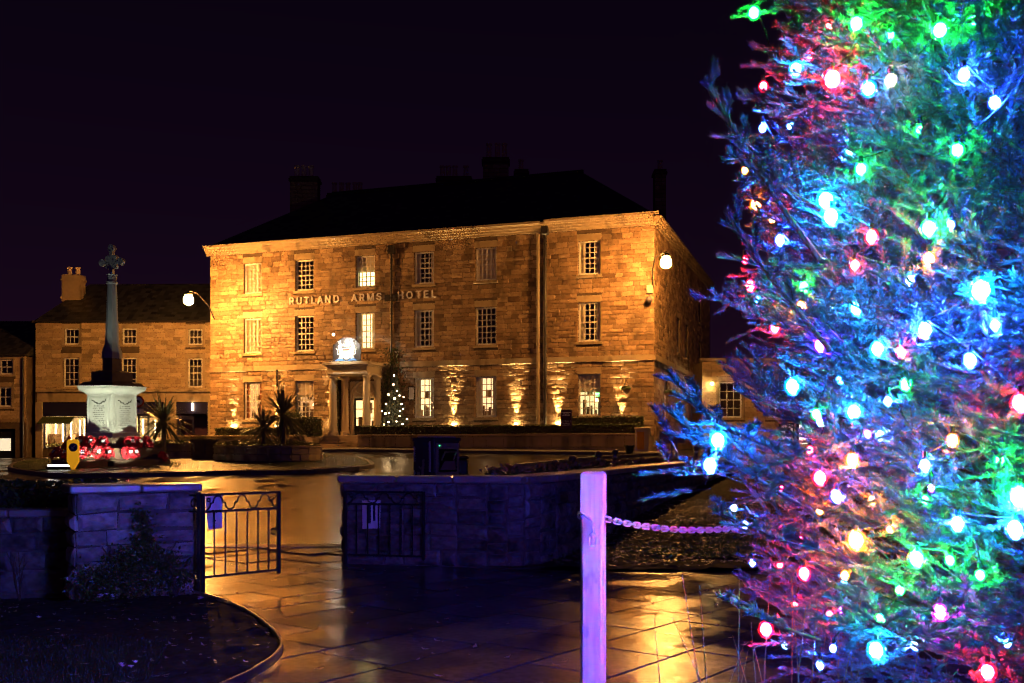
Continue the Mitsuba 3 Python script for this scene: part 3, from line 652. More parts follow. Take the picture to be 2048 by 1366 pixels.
# porch
porch = key('porch', hotel)
s0, s1, pn0 = 8.55, 11.02, 1.85
def entab(z0, z1, o): return HF.m(bev(s0 - o, s1 + o, .005, pn0 + o, z0, z1, .015))
scene[porch] = mikit.ply(cat([entab(5.3, 5.42, .0), entab(5.424, 5.72, -.03), entab(5.724, 5.8, .05), entab(5.804, 5.97, .16)]), 'm_cream')
put('flagstone_floor', HF.m(bev(s0 - .1, s1 + .1, .005, pn0 + .2, 1.6, TER, .02)), 'm_ashlar', porch)
for s, n in ((8.81, 1.55), (10.8, 1.55), (8.81, .22), (10.8, .22)):
    c = HF.W([[s, n, TER]])[0]
    put('column', lathe([[.3, 0], [.3, .1], [.26, .12], [.28, .17], [.28, .22], [.225, .27], [.215, 1.1], [.185, 2.95], [.2, 2.97], [.2, 3.02], [.185, 3.04], [.24, 3.1], [.27, 3.13], [.27, 3.245]], c, 24), 'm_cream', porch, smooth=35)
for k in range(5):
    put('step', HF.m(bev(8.7 - .1 * k, 10.75 + .1 * k, 1.9 + .34 * k, 2.24 + .34 * k + .02, 1.25, TER - .005 - .155 * (k + 1) + .0, .015)), 'm_ashlar', porch)
# doorway with arch and glazed doors
dk = key('doorway', hotel); sc = (door_o[0] + door_o[1]) / 2; rr = .7; za = 4.2
arch = [(sc + (rr) * math.cos(a), za + rr * math.sin(a)) for a in np.linspace(0, math.pi, 25)]
outer = sbox(door_o[0] + .002, door_o[2], door_o[1] - .002, 5.045)
hole = Polygon([(sc + rr, TER - .1), *arch, (sc - rr, TER - .1)])
def face(poly, fr, n0, n1):
    v, f = extrude(poly, n1 - n0); return fr.W(np.column_stack([v[:, 0], v[:, 2] + n0, v[:, 1]])), f
scene[dk] = mikit.ply(face(outer.difference(hole), HF, -.28, -.03), 'm_cream')
moul = [(sc + (rr + .1) * math.cos(a), za + (rr + .1) * math.sin(a)) for a in np.linspace(0, math.pi, 25)]
put('archivolt', tube(HF.W([[x, 0.0, z] for x, z in [(sc + rr + .1, TER + .02)] + moul + [(sc - rr - .1, TER + .02)]]), .05, 8), 'm_cream', dk, smooth=40)
put('fanlight_bar', cat([HF.box(sc - rr, sc + rr, -.2, -.12, 4.12, 4.22)] + [tube(HF.W([[sc, -.16, 4.2], [sc + rr * math.cos(a), -.16, 4.2 + rr * math.sin(a)]]), .015, 5) for a in np.linspace(.5, math.pi - .5, 4)]), 'm_white', dk)
put('fanlight', face(hole.intersection(sbox(sc - 1, 4.2, sc + 1, 5)), HF, -.23, -.225), 'm_cream', dk)
for sg in (-1, 1):
    a, b = sorted((sc + sg * .02, sc + sg * .68)); d = key('door', dk)
    scene[d] = mikit.ply(cat([HF.box(a, a + .08, -.24, -.17, TER, 4.12), HF.box(b - .08, b, -.24, -.17, TER, 4.12)] + [HF.box(a + .08, b - .08, -.238, -.172, z, z + h) for z, h in ((TER, .5), (3.0, .05), (3.5, .05), (4.0, .12), (2.55, .05))]), 'm_black')
    put('door_glass', (HF.W([[a + .08, -.2, TER + .4], [b - .08, -.2, TER + .4], [b - .08, -.2, 4.05], [a + .08, -.2, 4.05]]), np.array([[0, 1, 2], [0, 2, 3]])), 'm_glass', d)
    put('handle', tube(HF.W([[a + (.6 if sg < 0 else .05), -.13, 3.0], [a + (.6 if sg < 0 else .05), -.13, 3.3]]), .015, 6), 'm_steel', d)
put('lobby', (HF.W([[sc - 1, -.9, TER], [sc + 1, -.9, TER], [sc + 1, -.9, 4.3], [sc - 1, -.9, 4.3]]), np.array([[0, 1, 2], [0, 2, 3]])), 'm_room', dk, emit=[1.0, .62, .24], weight=.3)
put('hall_furniture', cat([HF.box(sc - .6, sc - .3, -.8, -.5, TER, 3.1), HF.box(sc + .15, sc + .5, -.8, -.6, TER, 2.9), HF.box(sc - .1, sc + .1, -.85, -.7, 3.3, 3.9)]), 'm_wood', dk)

# lettering
let = thing('hotel_lettering', 'raised cream capital letters spelling RUTLAND ARMS HOTEL across the stone front', 'lettering')
for ch, s in zip('RUTLANDARMSHOTEL', [5.41, 5.89, 6.36, 6.78, 7.21, 7.69, 8.21, 9.31, 9.79, 10.31, 10.82, 12.10, 12.63, 13.16, 13.60, 14.05]):
    m = meshkit.text_mesh(ch, .38, .05, bold=True); v = np.array(m.vertices); v[:, 0] = (v[:, 0] - v[:, 0].mean() * 0 - (v[:, 0].min() + v[:, 0].max()) / 2)
    put('letter', (HF.W(np.column_stack([v[:, 0] + s, v[:, 2] + .06, v[:, 1] + 9.45])), np.array(m.faces)), 'm_letter', let)
# coat of arms on the porch roof
arms = thing('coat_of_arms', 'floodlit painted coat of arms board standing on the porch roof', 'coat of arms')
ac, an, az = 9.66, 1.62, 5.97
bp = Polygon([(-.82, 0), (.82, 0), (.82, .95), (.62, 1.0), *[(.62 * math.cos(a), 1.0 + .33 * math.sin(a)) for a in np.linspace(0.1, math.pi - .1, 14)], (-.62, 1.0), (-.82, .95)])
def face2(poly, n0, n1): 
    v, f = extrude(poly, n1 - n0); return HF.W(np.column_stack([v[:, 0] + ac, v[:, 2] + n0, v[:, 1] + az])), f
put('board', face2(bp, an - .06, an), 'm_pipe', arms)
put('foot', HF.m(bev(ac - .98, ac + .98, an - .16, an + .16, az, az + .06, .01)), 'm_pipe', arms)
sh = Polygon([(-.24, .75), (.24, .75), (.24, .42), *[(.24 * math.cos(a), .42 + .3 * math.sin(a)) for a in np.linspace(0, -math.pi, 14)]])
put('shield', face2(sh, an + .003, an + .05), 'm_white', arms)
put('shield_chief', face2(sbox(-.2, .6, .2, .7), an + .052, an + .056), 'm_signred', arms)
beast = unary_union([LineString([(.3, .3), (.36, .62), (.42, .82)]).buffer(.085), Point(.36, .93).buffer(.08), LineString([(.36, .93), (.26, .9)]).buffer(.04), LineString([(.4, .98), (.5, 1.12)]).buffer(.022), LineString([(.36, 1.0), (.38, 1.14)]).buffer(.022),
                     LineString([(.36, .7), (.26, .72), (.25, .66)]).buffer(.035), LineString([(.38, .58), (.27, .55)]).buffer(.035), LineString([(.34, .35), (.42, .2), (.38, .08), (.44, .04)]).buffer(.04), LineString([(.3, .33), (.3, .18), (.24, .1)]).buffer(.04), LineString([(.4, .4), (.54, .45), (.52, .62), (.6, .74)]).buffer(.022)])
from shapely import affinity
put('supporter', face2(beast, an + .003, an + .04), 'm_white', arms); put('supporter', face2(affinity.scale(beast, -1, 1, origin=(0, 0)), an + .003, an + .04), 'm_white', arms)
put('crest', face2(unary_union([Polygon([(-.16, .82), (.16, .82), (.2, 1.0), (.1, .92), (0, 1.08), (-.1, .92), (-.2, 1.0)]), Point(0, 1.1).buffer(.09), LineString([(-.05, 1.12), (.1, 1.2)]).buffer(.04)]), an + .003, an + .04), 'm_white', arms)
rib = unary_union([LineString([(-.6, .06), (-.4, .14), (-.22, .1)]).buffer(.06), LineString([(-.26, .06), (0, .02), (.26, .06)]).buffer(.055), LineString([(.6, .06), (.4, .14), (.22, .1)]).buffer(.06)]).intersection(sbox(-1, .005, 1, 1))
scene['m_ribbon'] = pr((.1, .3, .75), .4)
put('motto_ribbon', face2(rib, an + .052, an + .07), 'm_ribbon', arms)
fl = thing('arms_floodlight', 'small spotlight on a bent arm above the coat of arms', 'spotlight')
hp = HF.W([[9.35, 2.5, 7.35]])[0]
put('arm', tube(HF.W([[9.3, .02, 7.75], [9.3, .9, 7.8], [9.32, 2.3, 7.6], [9.35, 2.5, 7.42]]), .015, 6), 'm_pipe', fl)
put('head', sphere(hp, .06, 1), 'm_white', fl, emit=[60, 54, 40], weight=1.0)
scene['arms_spot'] = {'type': 'spot', 'to_world': T().look_at(origin=list(HF.W([[9.45, 2.6, 7.2]])[0]), target=list(HF.W([[ac, an, az + .55]])[0]), up=[0, 0, 1]), 'intensity': lum(10, 9, 7.2), 'cutoff_angle': 46, 'beam_width': 30, 'sampling_weight': 5.0}

# terrace, hedges, uplights
def terrace(name, label, s0, s1, n=3.55, ret=True):
    k = thing(name, label, 'wall'); r = np.random.default_rng(int(s0 * 10) + 3)
    f = Fr(HF.W([[0, n, 0]])[0], HF.D)
    put('fill', HF.box(s0 + .02, s1 - .02, .01, n - .001, 1.0, 1.98), 'm_soil', k)
    masonry(k, f, s0, s1, [1.12, 1.42, 1.95], [], (.55, 1.1), 'm_ashlar', (.01, .03), named=60, gap=.014, rng=r)
    s = s0
    while s < s1 - .05:
        e = min(s1, s + .8 + .5 * r.random()); put('coping_stone', HF.m(bev(s + .004, e - .004, n - .3, n + .06, 1.955, 2.06, .012)), 'm_ashlar', k); s = e
    g = Fr(HF.W([[s1, 0, 0]])[0], -HF.N); masonry(k, g, -n, 0, [1.12, 1.42, 1.95], [], (.6, 1.1), 'm_ashlar', (.01, .03), named=6, rng=r)
terrace('terrace_wall', 'long low stone terrace wall right of the porch steps', 11.3, 26.0)
terrace('terrace_wall', 'low stone terrace wall left of the porch steps', .3, 8.2)
def leafcards(pts, nrm, size, rng, tilt=.7):
    n = len(pts); d = rng.normal(size=(n, 3)); nn = nrm + tilt * d; nn /= np.linalg.norm(nn, axis=1, keepdims=True)
    a = np.cross(nn, rng.normal(size=(n, 3))); a /= np.linalg.norm(a, axis=1, keepdims=True); b = np.cross(nn, a)
    s = size * (.6 + .8 * rng.random((n, 1)))
    V = np.stack([pts - a * s, pts + b * s * .45, pts + a * s, pts - b * s * .45], 1).reshape(-1, 3); i = np.arange(n)[:, None] * 4
    return V, np.vstack([np.hstack([i, i + 1, i + 2]), np.hstack([i, i + 2, i + 3])])
def hedge(label, fr, s0, s1, n0, n1, z0, z1, dens=420, size=.035, mat='m_leaf', seed=0):
    k = thing('clipped_hedge', label, 'hedge'); r = np.random.default_rng(seed)
    put('core', fr.box(s0 + .05, s1 - .05, n0 + .05, n1 - .05, z0, z1 - .05), 'm_soil', k)
    P, Nn = [], []
    def side(A, n, f, nr):
        m = int(A * dens) + 4; q = r.random((m, 2)); p = f(q); p = p + nr * (meshkit.fbm(np.array(p) * 2.5, 2, seed)[:, None] - .5) * .12; P.append(p); Nn.append(np.repeat(np.array([nr]), m, 0))
    side((s1 - s0) * (z1 - z0), 0, lambda q: np.column_stack([s0 + (s1 - s0) * q[:, 0], 0 * q[:, 0] + n1, z0 + (z1 - z0) * q[:, 1]]), np.array([0, 1, 0.]))
    side((s1 - s0) * (n1 - n0), 0, lambda q: np.column_stack([s0 + (s1 - s0) * q[:, 0], n0 + (n1 - n0) * q[:, 1], 0 * q[:, 0] + z1]), np.array([0, 0, 1.]))
    for s, sg in ((s0, -1), (s1, 1)): side((n1 - n0) * (z1 - z0), 0, lambda q: np.column_stack([0 * q[:, 0] + s, n0 + (n1 - n0) * q[:, 0], z0 + (z1 - z0) * q[:, 1]]), np.array([sg, 0, 0.]))
    P, Nn = np.vstack(P), np.vstack(Nn); Nw = np.column_stack([Nn[:, :1] * fr.D + Nn[:, 1:2] * fr.N, Nn[:, 2]])
    put('foliage', leafcards(fr.W(P), Nw, size, r), mat, k, kind='stuff')
hedge('long clipped hedge above the terrace wall right of the porch', HF, 11.25, 25.6, 2.6, 3.3, 2.0, 2.5, seed=1)
hedge('clipped hedge above the terrace wall left of the porch', HF, 2.6, 7.2, 2.6, 3.3, 2.0, 2.45, seed=2)
hedge('tall square clipped bush beside the left porch column', HF, 7.35, 8.4, 1.9, 2.9, 2.0, 3.0, seed=3)
hedge('low hedge under the sixth ground floor window', HF, 21.6, 25.5, .45, .85, 2.0, 2.95, seed=4)
hedge('narrow upright ivy mass behind the left porch columns', HF, 8.25, 8.6, .1, .6, 2.0, 5.2, seed=5, dens=300)
UP = [(1.6, 'left end of the hotel front'), (4.45, 'wall behind the cordylines'), (7.95, 'wall beside the left porch column'), (15.18, 'wall between the fourth and fifth windows'), (18.68, 'wall right of the fifth window'), (20.95, 'wall beside the dark downpipe'), (24.27, 'wall right of the sixth window')]
for i, (s, t) in enumerate(UP):
    k = thing('uplight', f'small bright uplight washing the {t}', 'uplight', 'uplights along the hotel front')
    c = HF.W([[s, .15, 2.3]])[0]
    put('body', lathe([[.05, -.3], [.05, 0], [.07, .05], [.07, .28], [.055, .28]], c, 12), 'm_iron', k)
    put('lens', sphere(c + [0, 0, .33], .055, 2), 'm_white', k, smooth=True, emit=list(WARM * 110), weight=2.5)
    scene[f'uplight_beam_{i}'] = {'type': 'spot', 'to_world': T().look_at(origin=list(c + [0, 0, .4]), target=list(HF.W([[s, .13, 5.4]])[0]), up=[0, 1, 0]), 'intensity': lum(*(WARM * 170 * (1.0 if i != 1 else .7))), 'cutoff_angle': 17, 'beam_width': 2, 'sampling_weight': 6.0}
# the two street lamps on brackets at the hotel's corners
def street_lamp(label, c, wall_pts, L):
    k = thing('street_lamp', label, 'street lamp', 'street lamps on the hotel corners')
    c = np.asarray(c)
    put('globe', sphere(c, .28, 3), 'm_bulb', k, smooth=True, emit=list(SODIUM * L * .51), weight=16)
    put('cap', lathe([[.02, .46], [.12, .42], [.22, .34], [.21, .28], [.05, .285]], c, 16), 'm_iron', k, smooth=40)
    put('bracket', tube(wall_pts, .03, 8), 'm_iron', k)
ls = HF.s_at(377, 4.0); lz = HF.z_at(377, 600, 4.0); lc = HF.W([[ls, 4.0, lz]])[0]
street_lamp('glaring amber street lamp bracketed off the left corner of the hotel', lc, HF.W([[.3, .02, lz - .5], [.3, .6, lz + .2], [ls * .6, 2.4, lz + .6], [ls, 4.0, lz + .52], [ls, 4.0, lz + .46]]), LAMP_L)
rs_ = HF.s_at(1332, 2.7); rz = HF.z_at(1332, 525, 2.7); rc = HF.W([[rs_, 2.7, rz]])[0]
street_lamp('glaring amber street lamp bracketed off the right corner of the hotel', rc, HF.W([[25.85, .02, rz - .7], [25.9, .5, rz + .1], [26.2, 1.5, rz + .5], [rs_, 2.7, rz + .52], [rs_, 2.7, rz + .46]]), LAMP_R)

# ------------------------------------------------------------------ the shops on the left and the low wing on the right
def plain_building(name, label, fr, S, zbase, zeave, opens, wins, trim, named, h=.24, L=(.35, .75), bsd='m_shop', zstone=None, cols=3, seed=0):
    k = thing(name, label, 'building'); r = np.random.default_rng(seed)
    w = put('wall', cat(wall_cells(fr, 0, S, zbase - .3, zeave, opens, -.34, 0)), 'm_mortar', k)
    br = sorted({zstone or zbase, zeave, *[o[2] for o in wins], *[o[3] for o in wins]})
    br = [z for z in br if z >= (zstone or zbase)]
    tr = opens + [(a - .18, b + .18, c - .14, d + .3) for a, b, c, d in wins]
    masonry(w, fr, 0, S, courses(br, h, r), tr, L, bsd, (.003, .02), named=named, b=.012, rng=r)
    for i, o in enumerate(wins):
        a, b, c, d = o
        window(fr, o, k, None, 'dark', cols=cols, rows=(1, 1) if d - c < 1.4 else (2, 2), nin=-.08, seed=seed + i)
        put('lintel', fr.m(bev(a - .18, b + .18, -.2, .02, d + .004, d + .3, .01)), 'm_ashlar', k)
        put('sill', fr.m(bev(a - .18, b + .18, -.2, .08, c - .14, c - .004, .01)), 'm_ashlar', k)
        for x0, x1 in ((a - .18, a - .004), (b + .004, b + .18)): put('jamb', fr.m(bev(x0, x1, -.2, .018, c, d, .008)), 'm_ashlar', k)
    put('back', cat([fr.box(.01, S - .01, -9, -8.7, zbase - .3, zeave), fr.box(.01, .34, -8.69, -.345, zbase - .3, zeave), fr.box(S - .34, S - .01, -8.69, -.345, zbase - .3, zeave)]), 'm_mortar', k)
    return k
def gable_roof(k, fr, S, z0, z1, inset0=0, inset1=0):
    V = fr.W([[-.1, .25, z0], [S + .1, .25, z0], [S + .1, -9.2, z0], [-.1, -9.2, z0], [-.1 + inset0, -4.5, z1], [S + .1 - inset1, -4.5, z1]])
    put('roof', (V, np.array([[0, 5, 1], [0, 4, 5], [1, 5, 2], [2, 4, 3], [2, 5, 4], [3, 4, 0]])), 'm_slate', k)
    put('gutter', tube(fr.W([[-.1, .3, z0 + .02], [S + .1, .3, z0 + .02]]), .07, 8), 'm_pipe', k)
BF = Fr((-30.5, 64), (1, -.02)); BS = 13.6
zs0 = 5.1
bw = [(1.88, 2.8, 8.0, 9.02), (5.6, 6.52, 8.0, 9.02), (9.85, 10.75, 7.95, 8.97), (1.82, 2.8, 5.28, 7.15), (5.56, 6.52, 5.28, 7.15), (9.83, 10.75, 5.25, 7.1)]
shopw = [(.5, 4.6, 1.35, 4.3), (6.2, 8.25, 1.35, 4.3), (9.1, 11.1, .75, 4.3)]
shop = plain_building('corner_shop', 'three storey stone shop with dark fascia and lit display windows left of the hotel', BF, BS, .7, 9.4, bw + shopw, bw, None, 200, zstone=5.12, seed=61)
gable_roof(shop, BF, BS, 9.42, 12.6, 1.6, 0)
put('fascia_cornice', BF.m(bev(.1, 11.4, -.01, .28, 4.95, 5.11, .03)), 'm_ashlar', shop)
put('frieze', BF.m(bev(.12, 11.38, -.01, .06, 4.32, 4.946, .01)), 'm_ashlar', shop)
for a, b in ((.02, .48), (4.62, 4.9), (5.9, 6.18), (8.27, 9.08), (11.12, 11.5)): put('pilaster', BF.m(bev(a, b, -.02, .1, .6, 4.315, .02)), 'm_ashlar', shop)
put('fascia_board', BF.m(bev(.5, 4.6, -.1, .04, 3.42, 4.3, .02)), 'm_navy', shop); put('fascia_board', BF.m(bev(6.2, 8.25, -.1, .04, 3.42, 4.3, .02)), 'm_navy', shop); put('fascia_board', BF.m(bev(9.1, 11.1, -.1, .04, 3.55, 4.3, .02)), 'm_navy', shop)
put('awning', (BF.W([[.5, .06, 3.4], [2.6, .06, 3.4], [2.6, .8, 2.95], [.5, .8, 2.95], [.5, .06, 3.36], [2.6, .06, 3.36], [2.6, .8, 2.91], [.5, .8, 2.91]]), BOXF), 'm_leaf', shop)
for (a, b, z0, gl) in ((.5, 4.6, 1.35, 2), (6.2, 8.25, 1.35, 1)):
    sw_ = key('display_window', shop)
    n = 3 if gl == 2 else 2; xs = np.linspace(a, b, n + 1)
    scene[sw_] = mikit.ply(cat([BF.box(x - .04, x + .04, -.2, -.1, z0, 3.4) for x in xs] + [BF.box(p + .04, q - .04, -.2, -.1, z, z + .08) for p, q in zip(xs[:-1], xs[1:]) for z in (z0, 3.32)]), 'm_navy')
    for p, q in zip(xs[:-1], xs[1:]): put('pane', (BF.W([[p + .04, -.15, z0 + .08], [q - .04, -.15, z0 + .08], [q - .04, -.15, 3.32], [p + .04, -.15, 3.32]]), np.array([[0, 1, 2], [0, 2, 3]])), 'm_glass', sw_)
    put('interior', cat([BF.box(a, b, -3.0, -2.95, .7, 3.9), BF.box(a, b, -2.94, -.21, .65, .7), BF.box(a - .1, a - .01, -2.94, -.35, .7, 3.9), BF.box(b + .01, b + .1, -2.94, -.35, .7, 3.9), BF.box(a, b, -2.94, -.35, 3.9, 3.95)]), 'm_curtain', sw_)
    r = np.random.default_rng(9)
    for i in range(int((b - a) * 1.6)):
        x = a + .4 + (b - a - .7) * (i + r.random() * .5) / ((b - a) * 1.6); z1 = 3.2; L = .6 + 1.0 * r.random()
        put('light_string', cat([sphere(BF.W([[x, -.4, z]])[0], .028, 1) for z in np.arange(z1 - L, z1, .085)]), 'm_white', sw_, emit=[26, 19, 9], weight=.5)
    put('display', cat([BF.box(x, x + .2 + .3 * r.random(), -1.0 - r.random(), -.6, .7, 1.5 + .8 * r.random()) for x in np.arange(a + .1, b - .5, .42)]), 'm_wood', sw_)
    put('garland', leafcards(BF.W(np.column_stack([a + (b - a) * r.random(260), -.3 + .1 * r.random(260), 1.45 + .22 * r.random(260)])), np.tile([0, -1, .3], (260, 1)), .09, r), 'm_paleleaf', sw_)
    put('ceiling_light', BF.box(a + .4, b - .4, -1.9, -1.6, 3.8, 3.85), 'm_white', sw_, emit=[1.6, 1.15, .55], weight=.5)
ds = key('shop_door', shop); scene[ds] = mikit.ply(cat([BF.box(9.1, 9.2, -.25, -.15, .75, 3.5), BF.box(11.0, 11.1, -.25, -.15, .75, 3.5), BF.box(10.05, 10.15, -.25, -.15, .75, 3.5), BF.box(9.2, 10.05, -.249, -.151, 3.2, 3.5), BF.box(10.15, 11.0, -.24, -.16, .75, 1.3), BF.box(9.2, 10.05, -.24, -.16, .75, 1.3)]), 'm_navy')
put('pane', (BF.W([[9.2, -.2, 1.3], [11, -.2, 1.3], [11, -.2, 3.2], [9.2, -.2, 3.2]]), np.array([[0, 1, 2], [0, 2, 3]])), 'm_glass', ds)
put('interior', BF.box(9.1, 11.1, -1.6, -1.5, .7, 3.5), 'm_plum', ds)
put('fascia_lamp', BF.box(10.1, 10.22, .05, .2, 3.75, 4.25), 'm_white', shop, emit=[5, 3.6, 1.8], weight=.4)
# chimney at the shop's gable
ck = key('chimney', shop); cf = Fr((-29.9, 66.4), (1, 0))
scene[ck] = mikit.ply(cat([cf.box(0, 1.25, -.8, 0, 9.5, 12.9), cf.box(-.08, 1.33, -.88, .08, 11.3, 11.45), cf.box(-.06, 1.31, -.86, .06, 12.5, 12.65)]), 'm_ashlar')
for x in (.35, .9): put('pot', lathe([[.16, 0], [.15, .4], [.2, .45], [.2, .55], [.12, .55]], (-29.9 + x, 66.8, 12.9), 10), 'm_terracotta', ck, smooth=40)
AF = Fr((-36.5, 63.4), (1, 0)); AS = 5.7
aw = [(4.02, 4.85, 6.05, 7.0), (3.95, 4.75, 4.0, 5.25)]
annex = plain_building('annexe', 'lower dark two storey building at the left edge beside the corner shop', AF, AS, .5, 7.2, aw + [(2.0, 5.0, .6, 2.6)], aw, None, 60, zstone=3.0, cols=2, seed=81)
gable_roof(annex, AF, AS, 7.25, 10.0)
put('shopfront', cat([AF.box(2.0, 5.0, -.3, -.25, .6, 2.6), AF.box(3.4, 3.5, -.24, -.1, .6, 2.6)]), 'm_black', annex); put('lit_display', AF.box(3.7, 4.6, -.24, -.2, 1.2, 2.0), 'm_paper', annex, emit=[.35, .3, .2], weight=.2)
put('downpipe', tube(AF.W([[5.55, .12, .6], [5.55, .12, 7.1]]), .06, 8), 'm_pipe', annex)
RF = Fr((11.4, 60), (1, .04)); rw = [(1.05, 2.42, 3.2, 5.35), (4.0, 5.4, 3.2, 5.35), (7.2, 8.6, 3.2, 5.35)]
wing = plain_building('low_wing', 'low flat topped stone wing right of the hotel behind the lit tree', RF, 16, 1.2, 6.55, rw, rw, None, 60, h=.3, L=(.5, .9), cols=3, seed=91)
put('parapet_coping', RF.m(bev(-.1, 16.1, -.4, .12, 6.56, 6.78, .03)), 'm_ashlar', wing); put('string_course', RF.m(bev(0, 16, -.01, .09, 5.95, 6.1, .02)), 'm_ashlar', wing)
def lantern(label, c, L):
    k = thing('wall_lantern', label, 'lantern')
    put('glass', sphere(c, .07, 2), 'm_bulb', k, smooth=True, emit=list(WARM * L), weight=.6); put('hood', lathe([[.02, .2], [.12, .09], [.1, .07], [.02, .075]], c, 10), 'm_iron', k, smooth=40)
lantern('small lit lantern on the low wing near the hotel', RF.W([[.5, .45, 5.2]])[0], 120)
lantern('small lit lantern over the hotel side door', SF.W([[13.2, .4, 4.9]])[0], 80)
def poster(label, fr, s0, s1, z0, z1, n, lit):
    k = thing('poster_board', label, 'poster board')
    put('frame', cat([fr.box(s0 - .06, s1 + .06, n - .06, n, z0 - .06, z1 + .06), fr.box(s0, s0 + .08, n - .5, n - .42, z0 - .5, z1), fr.box(s1 - .08, s1, n - .5, n - .42, z0 - .5, z1)]), 'm_iron', k)
    put('poster', fr.box(s0, s1, n, n + .006, z0, z1), 'm_paper', k, emit=[.75, .6, .25] if lit else None, weight=.3)
    put('print', cat([fr.box(s0 + .2, s1 - .15, n + .007, n + .009, z0 + .5, z0 + .9), fr.box(s0 + .3, s1 - .3, n + .007, n + .009, z0 + .95, z0 + 1.1)]), 'm_plum', k)
poster('pale framed poster board standing before the low wing', RF, 3.9, 4.55, 1.65, 2.75, 3.0, False)
poster('lit yellow poster board beside the pale poster board', RF, 4.85, 5.6, 1.6, 2.9, 3.2, True)

# ------------------------------------------------------------------ the war memorial
mc = at(224, 900, 36.2); MX, MY = mc[0], mc[1]; MZ = float(G(MX, MY)) + .1
mon = thing('war_memorial', 'tall stone war memorial with pale floodlit pedestal, tapering shaft and cross', 'memorial')
ROT = math.radians(-90 + 22)
def octo(r0, z0, r1, z1, mat, nm, sides=6, rot=ROT, prof=None, sm=False):
    return put(nm, lathe(prof or [[r0, z0], [r1, z1]], (MX, MY, 0), sides, rot), mat, mon, smooth=sm)
for nm, r, z0, z1 in (('lower_step', 2.25, MZ - .2, MZ + .22), ('upper_step', 1.95, MZ + .224, MZ + .62), ('plinth', 1.4, MZ + .624, MZ + 1.0)):
    octo(0, 0, 0, 0, 'm_brownstone', nm, prof=[[r, z0], [r, z1 - .03], [r - .03, z1]])
octo(0, 0, 0, 0, 'm_portland', 'pedestal', prof=[[1.02, MZ + 1.0], [1.02, MZ + 1.16], [.96, MZ + 1.2], [.96, MZ + 2.52]])
octo(0, 0, 0, 0, 'm_portland', 'pedestal_cornice', prof=[[.97, MZ + 2.522], [1.0, MZ + 2.58], [1.1, MZ + 2.64], [1.3, MZ + 2.72], [1.34, MZ + 2.82]])
octo(0, 0, 0, 0, 'm_brownstone', 'cap', prof=[[1.26, MZ + 2.822], [1.1, MZ + 2.95], [.82, MZ + 3.0]])
octo(0, 0, 0, 0, 'm_brownstone', 'shaft_base', prof=[[.8, MZ + 3.0], [.8, MZ + 3.33], [.5, MZ + 3.4], [.38, MZ + 3.41], [.36, MZ + 3.85]])
octo(0, 0, 0, 0, 'm_granite', 'shaft', sides=8, prof=[[.355, MZ + 3.85], [.34, MZ + 4.1], [.24, MZ + 4.4], [.16, MZ + 6.55]])
octo(0, 0, 0, 0, 'm_granite', 'capital', sides=8, prof=[[.165, MZ + 6.55], [.2, MZ + 6.58], [.2, MZ + 6.64], [.17, MZ + 6.68], [.17, MZ + 6.85], [.2, MZ + 6.9]])
cz = MZ + 7.35
cr = unary_union([sbox(-.07, -.48, .07, .5), sbox(-.42, -.07, .42, .07)] + [Point(x, y).buffer(.13) for x, y in ((.42, 0), (-.42, 0), (0, .5))] + [Point(x * .16, y * .16).buffer(.09) for x in (1, -1) for y in (1, -1)])
crf = Fr((MX, MY), (.93, -.36)); v, f = extrude(cr, .14)
put('cross', (crf.W(np.column_stack([v[:, 0], v[:, 2] - .07, v[:, 1] + cz])), f), 'm_granite', mon)
for kf in (0, 1):
    a0 = ROT + (kf - 1) * math.pi / 3; a1 = a0 + math.pi / 3
    p0 = np.array([MX + .96 * math.cos(a0), MY + .96 * math.sin(a0)]); p1 = np.array([MX + .96 * math.cos(a1), MY + .96 * math.sin(a1)])
    pfz = Fr(p0, p1 - p0); W = np.linalg.norm(p1 - p0); pk = key('inscribed_panel', mon)
    scene[pk] = mikit.ply(pfz.m(bev(.14, W - .14, -.02, .03, MZ + 1.3, MZ + 2.42, .015)), 'm_portland')
    for x in (.03, W - .09): put('corner_rib', pfz.m(bev(x, x + .06, -.02, .035, MZ + 1.2, MZ + 2.5, .01)), 'm_portland', mon)
    rr_ = np.random.default_rng(4)
    put('inscription', cat([pfz.box(W / 2 - wv / 2 + x * wv, W / 2 - wv / 2 + x * wv + wv * .07, .029, .033, z, z + .028) for i, z in enumerate(np.arange(MZ + 1.42, MZ + 2.1, .075)) for wv in [.3 + .2 * rr_.random()] for x in np.arange(0, .95, .1)]), 'm_inscription', pk, kind='stuff')
    spr = []
    for sg in (-1, 1):
        for i in range(4):
            t = i / 3; c = np.array([W / 2 + sg * (.06 + .17 * t), MZ + 2.2 + .1 * t]); l = .07
            v, f = extrude(affinity.rotate(affinity.translate(affinity.scale(Point(0, 0).buffer(1, 6), l, .018), c[0], c[1]), sg * (25 + 20 * t) + (i % 2) * 30, origin=tuple(c)), .01)
            spr.append((pfz.W(np.column_stack([v[:, 0], v[:, 2] + .03, v[:, 1]])), f))
    put('laurel_carving', cat(spr), 'm_inscription', pk, kind='stuff')
